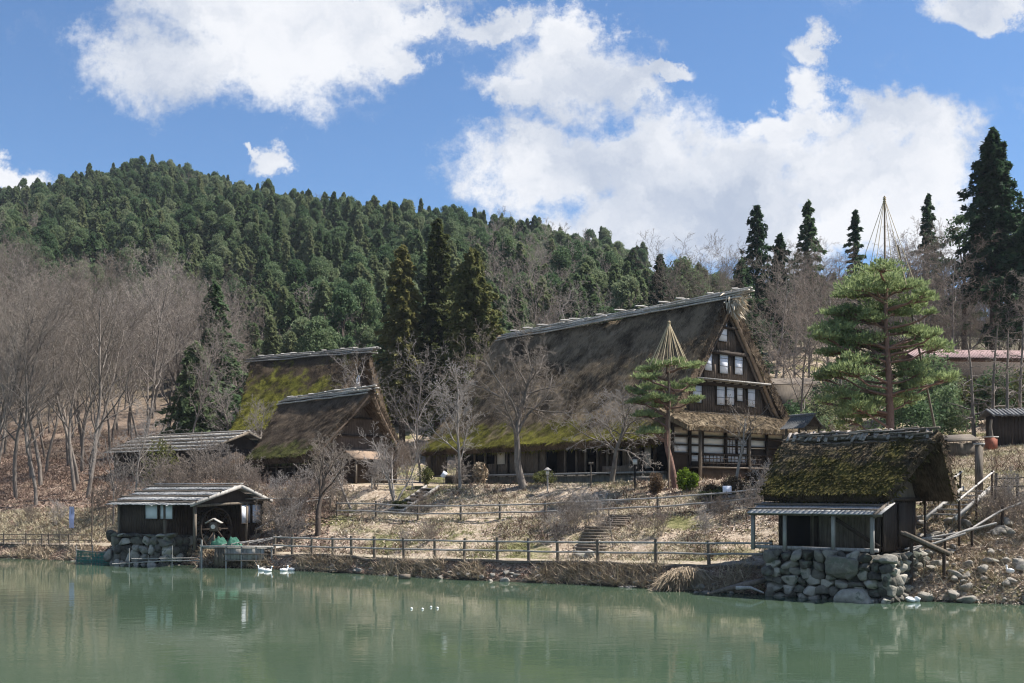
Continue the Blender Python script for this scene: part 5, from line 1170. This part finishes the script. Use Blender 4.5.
# quay deck, left
q0 = pt(-40, yo(-40, 4)); t_ = thing('quay', 'narrow plank quay with dark gaps below at the left shore', 'quay', tuple(q0)); g = MB(); rs_ = random.Random(4)
u = -40
while u < 92:
    a = pt(u, yo(u, 4, -.1)); b_ = pt(u, yo(u, 5, -.2)); a[2] = b_[2] = .86+rs_.uniform(0, .02); g.beam(a-q0, b_-q0, .32, .06); u += 5.4
g.build('deck_boards', m_mid, t_)

# log steps up the slope
def steps(label, A_, B_, n, wd, m, stringer=False, rail=False, name='steps', slab=(.26, .12)):
    A_ = np.array(A_); B_ = np.array(B_); t_ = thing(name, label, 'steps', tuple(A_)); d = B_-A_; dh = unit(np.array([d[0], d[1], 0])); sd = np.array([-dh[1], dh[0], 0])
    for k in range(n):
        c = d*(k+.5)/n; g = MB(); g.beam(c-sd*wd/2, c+sd*wd/2, slab[0], slab[1]); g.build('tread', m, t_)
    if stringer:
        for s_ in (-1, 1):
            g = MB(); g.beam(sd*wd/2*s_-d*.04, d*1.03+sd*wd/2*s_, .08, .2); g.build('stringer', m, t_)
    if rail:
        for s_ in (-1, 1):
            g = MB(); g.tube([sd*(wd/2+.1)*s_+(0, 0, .75)-d*.05, d*1.05+sd*(wd/2+.1)*s_+(0, 0, .75)], .045, 6); g.build('handrail', m_pale, t_)
            for q in (0, .5, 1):
                g = MB(); g.tube([d*q+sd*(wd/2+.1)*s_+(0, 0, -1.2), d*q+sd*(wd/2+.1)*s_+(0, 0, .85)], .05, 6); g.build('post', m_darkplank, t_)
    return t_
a = pt(589, yo(589, 5, .5), .12); b_ = pt(600, yo(600, 6, -2.3), .12); steps('log steps rising from the lakeside path behind the sapling', a, b_, 9, 1.5, m_mid)
a = pt(612, yo(612, 6, -2.1), .12); b_ = pt(622, yo(622, 6, -.1), .12); steps('short upper flight of log steps meeting the garden path', a, b_, 5, 1.3, m_mid)
a = np.array([at(942, 46.6), 46.6, atz(517, 46.6)]); b_ = np.array([at(976, 51), 51, atz(489, 51)]); steps('wooden stairs with pale handrails climbing right of the mill hut', a, b_, 6, 1.2, m_grey, True, True, slab=(.3, .06))
a = pt(395, yo(395, 7, .3), .1); b_ = pt(432, yo(432, 8, -.4), .15); steps('sloping plank ramp on the bank left of the silvery tree', a, b_, 7, 1.0, m_grey, True, slab=(.7, .06), name='ramp')

# deck in front of the boathouse
DX = thing('jetty', 'low grey jetty with a pale top rail in front of the boathouse', 'jetty', (at(203, 62.6), 62.4, 0), R(-6)); W2 = 4.15
g = MB(); g.box((W2/2, .9, 1.12), (W2, 1.9, .07)); g.build('deck', m_grey, DX)
g = MB(); g.box((W2/2, -.08, 1.22), (W2+.1, .16, .09)); g.build('top_rail', m_pale, DX)
g = MB(); planks_wall(g, .9, W2-.5, .42, 1.16, -.02, rs=random.Random(21), pw=.9); g.build('skirt_boards', m_grey, DX)
g = MB(); planks_wall(g, .75, 1.35, .12, 1.16, -.06, rs=random.Random(22), pw=.2); g.build('gate_boards', m_mid, DX)
for x in (.02, 1.45, 2.35, 3.2, 4.1):
    g = MB(); g.tube([(x, -.1, -.8), (x, -.1, 1.2 if x > .5 else 1.6)], .05, 6); g.build('post', m_grey, DX)
for z in (.42, .8):
    g = MB(); g.beam((1.3, -.13, z), (4.1, -.13, z), .04, .05); g.build('rail', m_mid, DX)
# tiny roofed shrine-like lantern on the deck
LN = thing('roofed_lantern', 'little roofed box lantern on a post behind the jetty', 'lantern', (at(214, 63.4), 63.4, 1.15)); 
g = MB(); g.box((0, 0, .45), (.1, .1, .9)); g.build('post', m_mid, LN)
g = MB(); g.box((0, 0, 1.15), (.42, .34, .5)); g.build('box', m_mid, LN)
g = MB(); g.tube([(0, -.19, 1.15), (0, -.22, 1.15)], .13, 12); g.build('round_window', m_plaster, LN)
g = MB(); g.beam((-.46, 0, 1.36), (.02, 0, 1.62), .5, .05); g.beam((.46, 0, 1.36), (-.02, 0, 1.625), .5, .05); g.build('roof', m_pale, LN)
m_netgreen = plain('green_net', (.03, .10, .07), .8, .6, 8.)
rs = np.random.RandomState(3)
for k, (u, w_, lb) in enumerate(((219, .9, 'heap of green netting beside the little roofed lantern'), (234, .8, 'second heap of green netting, right of the first on the jetty'))):
    t_ = thing('net_heap', lb, 'net', (at(u, 63.6), 63.6, 1.16)); gg = MB(); nx = 22
    a_, b_ = np.meshgrid(np.linspace(-1, 1, nx), np.linspace(-1, 1, nx), indexing='ij'); z_ = np.maximum(0, 1-a_**4-b_**4*.8)*(.42+.28*fbm(a_*3+k, b_*3, 4)*2.2)
    gg.grid(np.stack([a_*w_*.55, b_*.4, z_], -1)); gg.build('netting', m_netgreen, t_, smooth=True)
for k in range(5):
    u = 222+k*9; g = MB(); o = g.tube([(0, 0, 0), (.5, .15, .12), (1.3, .2, .16+.05*k)], .03, 5) and g.build('pole', m_grey, loc=(at(u, 63.2), 63.2, 1.25+.04*k)); tag(o, 'thin grey pole lying across the jetty clutter', 'pole', 'poles lying on the jetty')
# net fence in the water and its stakes
mnet, t, b = mat('green_mesh_net', .8); b.inputs['Base Color'].default_value = (.03, .16, .125, 1)
br = t.new('ShaderNodeTexBrick'); t.put(br.inputs['Vector'], t.scale(coords(t), (1, 1, 1))); c = coords(t)
sx_ = t.new('ShaderNodeSeparateXYZ'); t.put(sx_.inputs[0], c)
ga = t.m('GREATER_THAN', t.m('FRACT', t.m('MULTIPLY', sx_.outputs[0], 11)), .55); gb_ = t.m('GREATER_THAN', t.m('FRACT', t.m('MULTIPLY', sx_.outputs[2], 11)), .55)
t.put(b.inputs['Alpha'], t.m('MAXIMUM', ga, gb_)); t.n.remove(br)
nf = thing('net_fence', 'sagging green mesh net on stakes at the water left of the boathouse', 'net fence', (at(76, 66.6), 66.6, 0), R(-8))
g = MB(); xx = np.linspace(0, 3.1, 30); top = .82-.12*np.sin(np.pi*xx/3.1)-.05*xx/3; g.grid(np.stack([np.stack([xx, .05*np.sin(xx*5), top*t__-.25*(1-t__)], -1) for t__ in np.linspace(0, 1, 6)], 0)); g.build('net', mnet, nf)
g = MB(); g.tube(np.stack([xx, 0*xx, top], -1), .018, 4); g.build('rope', m_pale, nf)
for x in (0, 1.05, 2.35, 3.1):
    g = MB(); g.tube([(x, 0, -.8), (x+.02, 0, 1.05)], .03, 5); g.build('stake', m_grey, nf)
sf = thing('water_fence', 'thin pale stakes with a bottom rail standing in the water before the boathouse', 'fence', (at(128, 62.6), 62.6, 0))
for i, (u, tp_) in enumerate(((129, 1.1), (172, 1.25), (148, .7), (200, 1.3))):
    g = MB(); g.tube([(at(u, 62.6)-sf.location.x, 0, -.8), (at(u, 62.6)-sf.location.x+.02, 0, tp_)], .03, 5); g.build('stake', m_grey, sf)
g = MB(); g.tube([(-.9, 0, .2), (2.0, .0, .38), (4.1, 0, .4)], .035, 5); g.build('rail', m_grey, sf); g = MB(); g.tube([(.2, 0, .5), (4.1, 0, .55)], .025, 5); g.build('rail', m_grey, sf)

# posts, signs, lanterns
def post_thing(name, label, cat, u, Y, ht, m, r=.05, sq=False, base=None):
    p = G(u, Y); t_ = thing(name, label, cat, p); g = MB()
    if sq: g.box((0, 0, ht/2-.1), (r*2, r*2, ht+.2))
    else: g.tube([(0, 0, -.2), (0, 0, ht)], r, 8)
    g.build('post', m, t_); return t_, ht
t_, z = post_thing('gate_post', 'stout weathered square post standing between stairs and lawn', 'post', 979, 51.5, 2.45, m_mid, .14, True)
g = MB(); g.box((0, 0, z-.02), (.4, .4, .1)); g.build('cap', m_grey, t_)
bb = G(959, 71); t_ = thing('slab_roofed_box', 'low grey slab-roofed box behind the mill hut gable', 'box', bb, R(-8)); zt = atz(433, 71)-bb[2]
g = MB(); g.raw([(-1.1, -1, zt-.55), (1.0, -1, zt-.45), (1.0, 1.2, zt), (-1.0, 1.2, zt-.1), (-1.1, -1, zt-.65), (1.0, -1, zt-.55), (1.0, 1.2, zt-.1), (-1.0, 1.2, zt-.2)], [[0,1,2,3],[7,6,5,4],[0,4,5,1],[1,5,6,2],[2,6,7,3],[3,7,4,0]]); g.build('roof_slab', m_mid, t_)
g = MB(); g.box((0, .1, zt/2-.4), (1.8, 1.6, zt-.55)); g.build('body', m_mid, t_)
m_red = plain('red_orange_paint', (.24, .085, .055), .8, .3, 5.)
bb = G(991, 73); t_ = thing('red_box', 'small faded red wooden box on the lawn left of the plank shed', 'box', bb, R(10)); g = MB(); g.box((0, 0, .4), (.62, .5, .8)); g.build('body', m_red, t_)
g = MB(); g.box((0, 0, .84), (.74, .6, .08)); g.build('lid', m_pale, t_); g = MB(); g.tube([(0, 0, .85), (-.05, 0, 1.5), (.02, 0, 2.0)], [.16, .1, .07], 7); g.build('draped_top', m_mid, t_)
t_, z = post_thing('notice', 'white square notice on a short stake beside the garden path', 'sign', 727, 57.6, .7, m_mid, .03); g = MB(); g.box((0, -.04, z), (.46, .03, .42), M=Matrix.Rotation(R(-12), 3, 'X')); g.build('board', m_shoji, t_)
t_, z = post_thing('notice', 'small white tilted notice at the far left end of the farmhouse', 'sign', 444, 71.2, .75, m_mid, .03); g = MB(); g.box((0, -.04, z), (.3, .03, .42), M=Matrix.Rotation(R(35), 3, 'Y')); g.build('board', m_shoji, t_)
t_, z = post_thing('banner', 'narrow bluish-white banner on a pole near the left quay', 'banner', 72, 74.5, 1.95, m_mid, .03); m_ban = plain('pale_blue_cloth', (.42, .46, .66), .9, .15, 4.)
g = MB(); zz = np.linspace(.45, 1.9, 14); g.grid(np.stack([np.stack([x+.0*zz, -.05+.04*np.sin(zz*5+x*4), zz], -1) for x in np.linspace(-.17, .17, 5)], 0)); g.build('cloth', m_ban, t_)
t_, z = post_thing('lamp_post', 'dark garden lamp post with pale head before the veranda', 'lamp', 635, 64.3, 1.55, m_black, .045)
m_lampglass = plain('frosted_glass', (.55, .55, .52), .4, .05)
g = MB(); g.box((0, 0, z+.16), (.24, .24, .3)); g.build('lamp_shade', m_lampglass, t_)
g = MB(); g.raw([(-.2, -.2, z+.32), (.2, -.2, z+.32), (.2, .2, z+.32), (-.2, .2, z+.32), (0, 0, z+.5)], [[0,1,4],[1,2,4],[2,3,4],[3,0,4]]); g.build('cap', m_dark, t_)
t_, z = post_thing('lantern_post', 'pale garden lantern with small hat on a post by the dark veranda', 'lantern', 547.5, 66.8, 1.0, m_grey, .05)
g = MB(); g.box((0, 0, z+.13), (.2, .2, .28)); g.build('lamp_box', m_plaster, t_); g = MB(); g.tube([(0, 0, z+.28), (0, 0, z+.34), (0, 0, z+.46)], [.26, .2, .03], 10); g.build('hat', m_grey, t_)
t_, z = post_thing('post', 'thin dark post standing alone before the veranda openings', 'post', 591, 66.2, 1.45, m_mid, .04); g = MB(); g.box((0, 0, z), (.3, .1, .14)); g.build('head', m_mid, t_)
for u, Y, hgt_, lb in ((106, 74, 1.4, 'lone dark pole on the slope left of the boathouse'), (92, 73.6, 3.0, 'taller dark pole above the left quay')):
    g = MB(); g.tube([(0, 0, -.2), (.02, 0, hgt_)], .04, 6); p = G(u, Y); tag(g.build('pole', m_darkbark, loc=p), lb, 'pole')
# tree shelter and benches: low wall of logs at the garden edge
bb = G(660, 64.8); t_ = thing('bench', 'low weathered plank bench left of the small pine', 'bench', bb, R(8)); g = MB(); g.box((-.9, 0, .42), (1.6, .4, .06)); g.build('seat', m_pale, t_)
for x in (-1.5, -.3):
    g = MB(); g.box((x, 0, .2), (.08, .34, .42)); g.build('leg', m_mid, t_)

# reed heap, driftwood, flume
rs = np.random.RandomState(33)
hp = G(688, 48.1); t_ = thing('reed_heap', 'slumped heap of dry reeds hanging over the water below the fence', 'reeds', (hp[0], hp[1]-.3, .1)); n = 2600
a_ = rs.uniform(-1, 1, n); P0 = np.stack([a_*1.35, rs.uniform(-.2, .9, n), .95*np.sqrt(np.maximum(0, 1-a_**2))*rs.rand(n)**.5], 1); d = unit(np.stack([a_*.9+rs.normal(size=n)*.3, -.7+rs.normal(size=n)*.3, -.75+rs.normal(size=n)*.35], 1)); L = (.3+.5*rs.rand(n))[:, None]; sd = rs.normal(size=(n, 3))*.014
g = MB(); g.tris(np.stack([P0-sd, P0+sd, P0+d*L], 1)); g.build('stalks', m_reed, t_)
dw = thing('driftwood', 'grey stranded log lying half in the water left of the stone base', 'driftwood', (at(705, 46.2), 45.6, .12)); g = MB()
g.tube([(0, 0, -.05), (.7, .1, .12), (1.6, .25, .3), (2.6, .5, .52)], [.05, .1, .15, .1], 8); g.build('log', m_mid, dw, smooth=True); g = MB(); g.tube([(1.2, 0, .2), (1.7, -.35, .25), (2.2, -.6, .05)], [.1, .07, .03], 6); g.build('branch', m_grey, dw)
fl = thing('flume', 'broken wooden water flume jutting out right of the mill hut', 'flume', (at(905, 43.5), 43.8, 0)); zf = 2.0
g = MB(); g.beam((0, 0, 2.6), (1.9, .3, 1.75), .35, .06); g.build('trough_floor', m_dark, fl)
for s_ in (-1, 1):
    g = MB(); g.beam((0, .18*s_, 2.68), (1.95, .3+.18*s_, 1.83), .05, .16); g.build('trough_side', m_mid, fl)
for x, z in ((.4, 2.4), (1.7, 1.8)):
    g = MB(); g.tube([(x, .1, -.3), (x, .1, z)], .07, 6); g.build('leg', m_darkplank, fl)
for k, (u, Y, l_, lb) in enumerate(((936, 45.2, 2.6, 'long pale pole resting across the rocky bank under the stairs'), (960, 45.8, 3.2, 'longer grey pole sloping over the rocky bank'), (905, 44.6, 1.8, 'short pale pole beside the broken flume'))):
    p = G(u, Y); g = MB(); g.tube([(-l_/2, 0, .1), (0, .1, .35), (l_/2, .2, .75)], .05, 6); tag(g.build('pole', m_grey, loc=(p[0], p[1], p[2]+.5)), lb, 'pole')
g = MB(); g.box((0, 0, 0), (.55, .4, .24)); o = g.build('crate', m_mid, loc=(at(405+.5, 52.6), 53.3, .15)); tag(o, 'small grey crate at the waterline below the path', 'crate')
o.location = (at(405, 54.6), 54.4, .12)

# rocks
def rock(u, Y, s_, seed, label, m=None, dz=0, group=None):
    g = MB(); add_rock(g, (0, 0, 0), s_, seed); p = G(u, Y); o = g.build('rock', m or m_rock, loc=(p[0], p[1], max(p[2], .0)+dz), smooth=False); return tag(o, label, 'rock', group)
R0 = [rock(960, 43, (.3, .25, .2), 70+i, 'grey rock among the boulders of the right bank', group='boulders of the right bank') for i in range(4)]
rs = np.random.RandomState(12)
for k in range(70):
    u = rs.uniform(905, 1060); Y = yo(u, 2)+rs.rand()**1.4*6; p = G(u, Y); s_ = rs.uniform(.35, 1.35)
    o = R0[k] if k < 4 else R0[k % 4].copy()
    if k >= 4: COL.objects.link(o)
    o.location = (p[0], p[1], max(p[2], 0)+.12); o.rotation_euler = (rs.uniform(-.3, .3), rs.uniform(-.3, .3), rs.uniform(0, 6.28)); o.scale = (s_, s_*rs.uniform(.7, 1.1), s_*rs.uniform(.6, 1.1))
R1 = [rock(400, 60, (.16, .14, .10), 80+i, 'small stone at the water edge below the path', group='stones along the waterline') for i in range(3)]
for k in range(130):
    u = rs.uniform(-30, 760); Y = yo(u, 2, rs.uniform(-.15, .5)); p = G(u, Y); s_ = rs.uniform(.4, 1.6); o = R1[k] if k < 3 else R1[k % 3].copy()
    if k >= 3: COL.objects.link(o)
    o.location = (p[0], p[1], max(p[2], -.02)); o.rotation_euler = (0, 0, rs.uniform(0, 6.28)); o.scale = (s_*1.2, s_, s_*.8)
rock(581, yo(581, 5, .25), (.42, .3, .22), 91, 'round pale stone beside the foot of the log steps', dz=.1)
rock(590, yo(590, 5, .5), (.34, .26, .3), 92, 'dark stone right of the round pale stone', dz=.1)
m_whitestone = plain('white_stone', (.66, .68, .70), .8, .1)
for k, (u, v, s_, lb) in enumerate(((909, 596, .16, 'left pale stone at the waterline right of the stone base'), (917, 598, .12, 'smaller pale stone at the waterline right of the stone base'), (911, 603, .12, 'lowest pale stone at the waterline right of the stone base'))):
    Y = 43.2-.15*k; g = MB(); add_rock(g, (0, 0, 0), (s_*1.3, s_, s_), 300+k); tag(g.build('pale_stone', m_whitestone, loc=(at(u, Y), Y, .1)), lb, 'rock')
m_beak = plain('orange_beak', (.6, .25, .04), .5)
m_feather = plain('white_feathers', (.78, .78, .76), .9, .05)
def duck(x, y, z, rz, label, group=None, sc_=1.):
    t_ = thing('duck', label, 'duck', (x, y, z), rz, group); t_.scale = (sc_,)*3; g = MB(); xs = np.linspace(0, 1, 12)
    g.tube(np.stack([-.27+.5*xs, 0*xs, .07+.03*np.sin(xs*3)+.06*(xs < .12)], -1), .02+.115*np.sin(np.pi*np.clip(xs*.94+.03, 0, 1))**.6, 10)
    g.tube([(.15, 0, .10), (.22, 0, .2), (.23, 0, .30), (.24, 0, .35)], [.075, .05, .042, .03], 8); hd_ = (ICV*np.array([.068, .052, .052])+np.array([.26, 0, .35])); g.raw(hd_, ICF); g.build('body', m_feather, t_, smooth=True)
    g = MB(); g.tube([(.31, 0, .345), (.37, 0, .335), (.40, 0, .33)], [.026, .022, .008], 6); g.build('beak', m_beak, t_); return t_
for k, (u, v, rz, lb) in enumerate(((261.5, 570.5, 2.9, 'leftmost of the four white ducks swimming below the jetty'), (268, 571.5, .2, 'second from left of the four white ducks on the water'), (284, 571, .3, 'third from left of the four white ducks on the water'), (291, 570.5, 2.8, 'rightmost of the four white ducks swimming below the jetty'))):
    Y = CH*F/(v-HZ); duck(at(u, Y), Y, -.03, rz, lb, 'white ducks', .82)
p = G(1010, 43.4); duck(p[0], p[1], p[2]+.12, 1.9, 'white duck resting on the rocky bank at the lower right', sc_=.75)
for k, (u, v) in enumerate(((411.5, 609), (422.5, 609.5), (431, 607.5), (437.5, 608.5))):
    Y = CH*F/(v-HZ); g = MB(); g.raw(IC2V*.045, IC2F); tag(g.build('float', m_feather, loc=(at(u, Y), Y, .02), smooth=True), 'tiny white float bobbing on the open water', 'float', 'small white floats in a row')
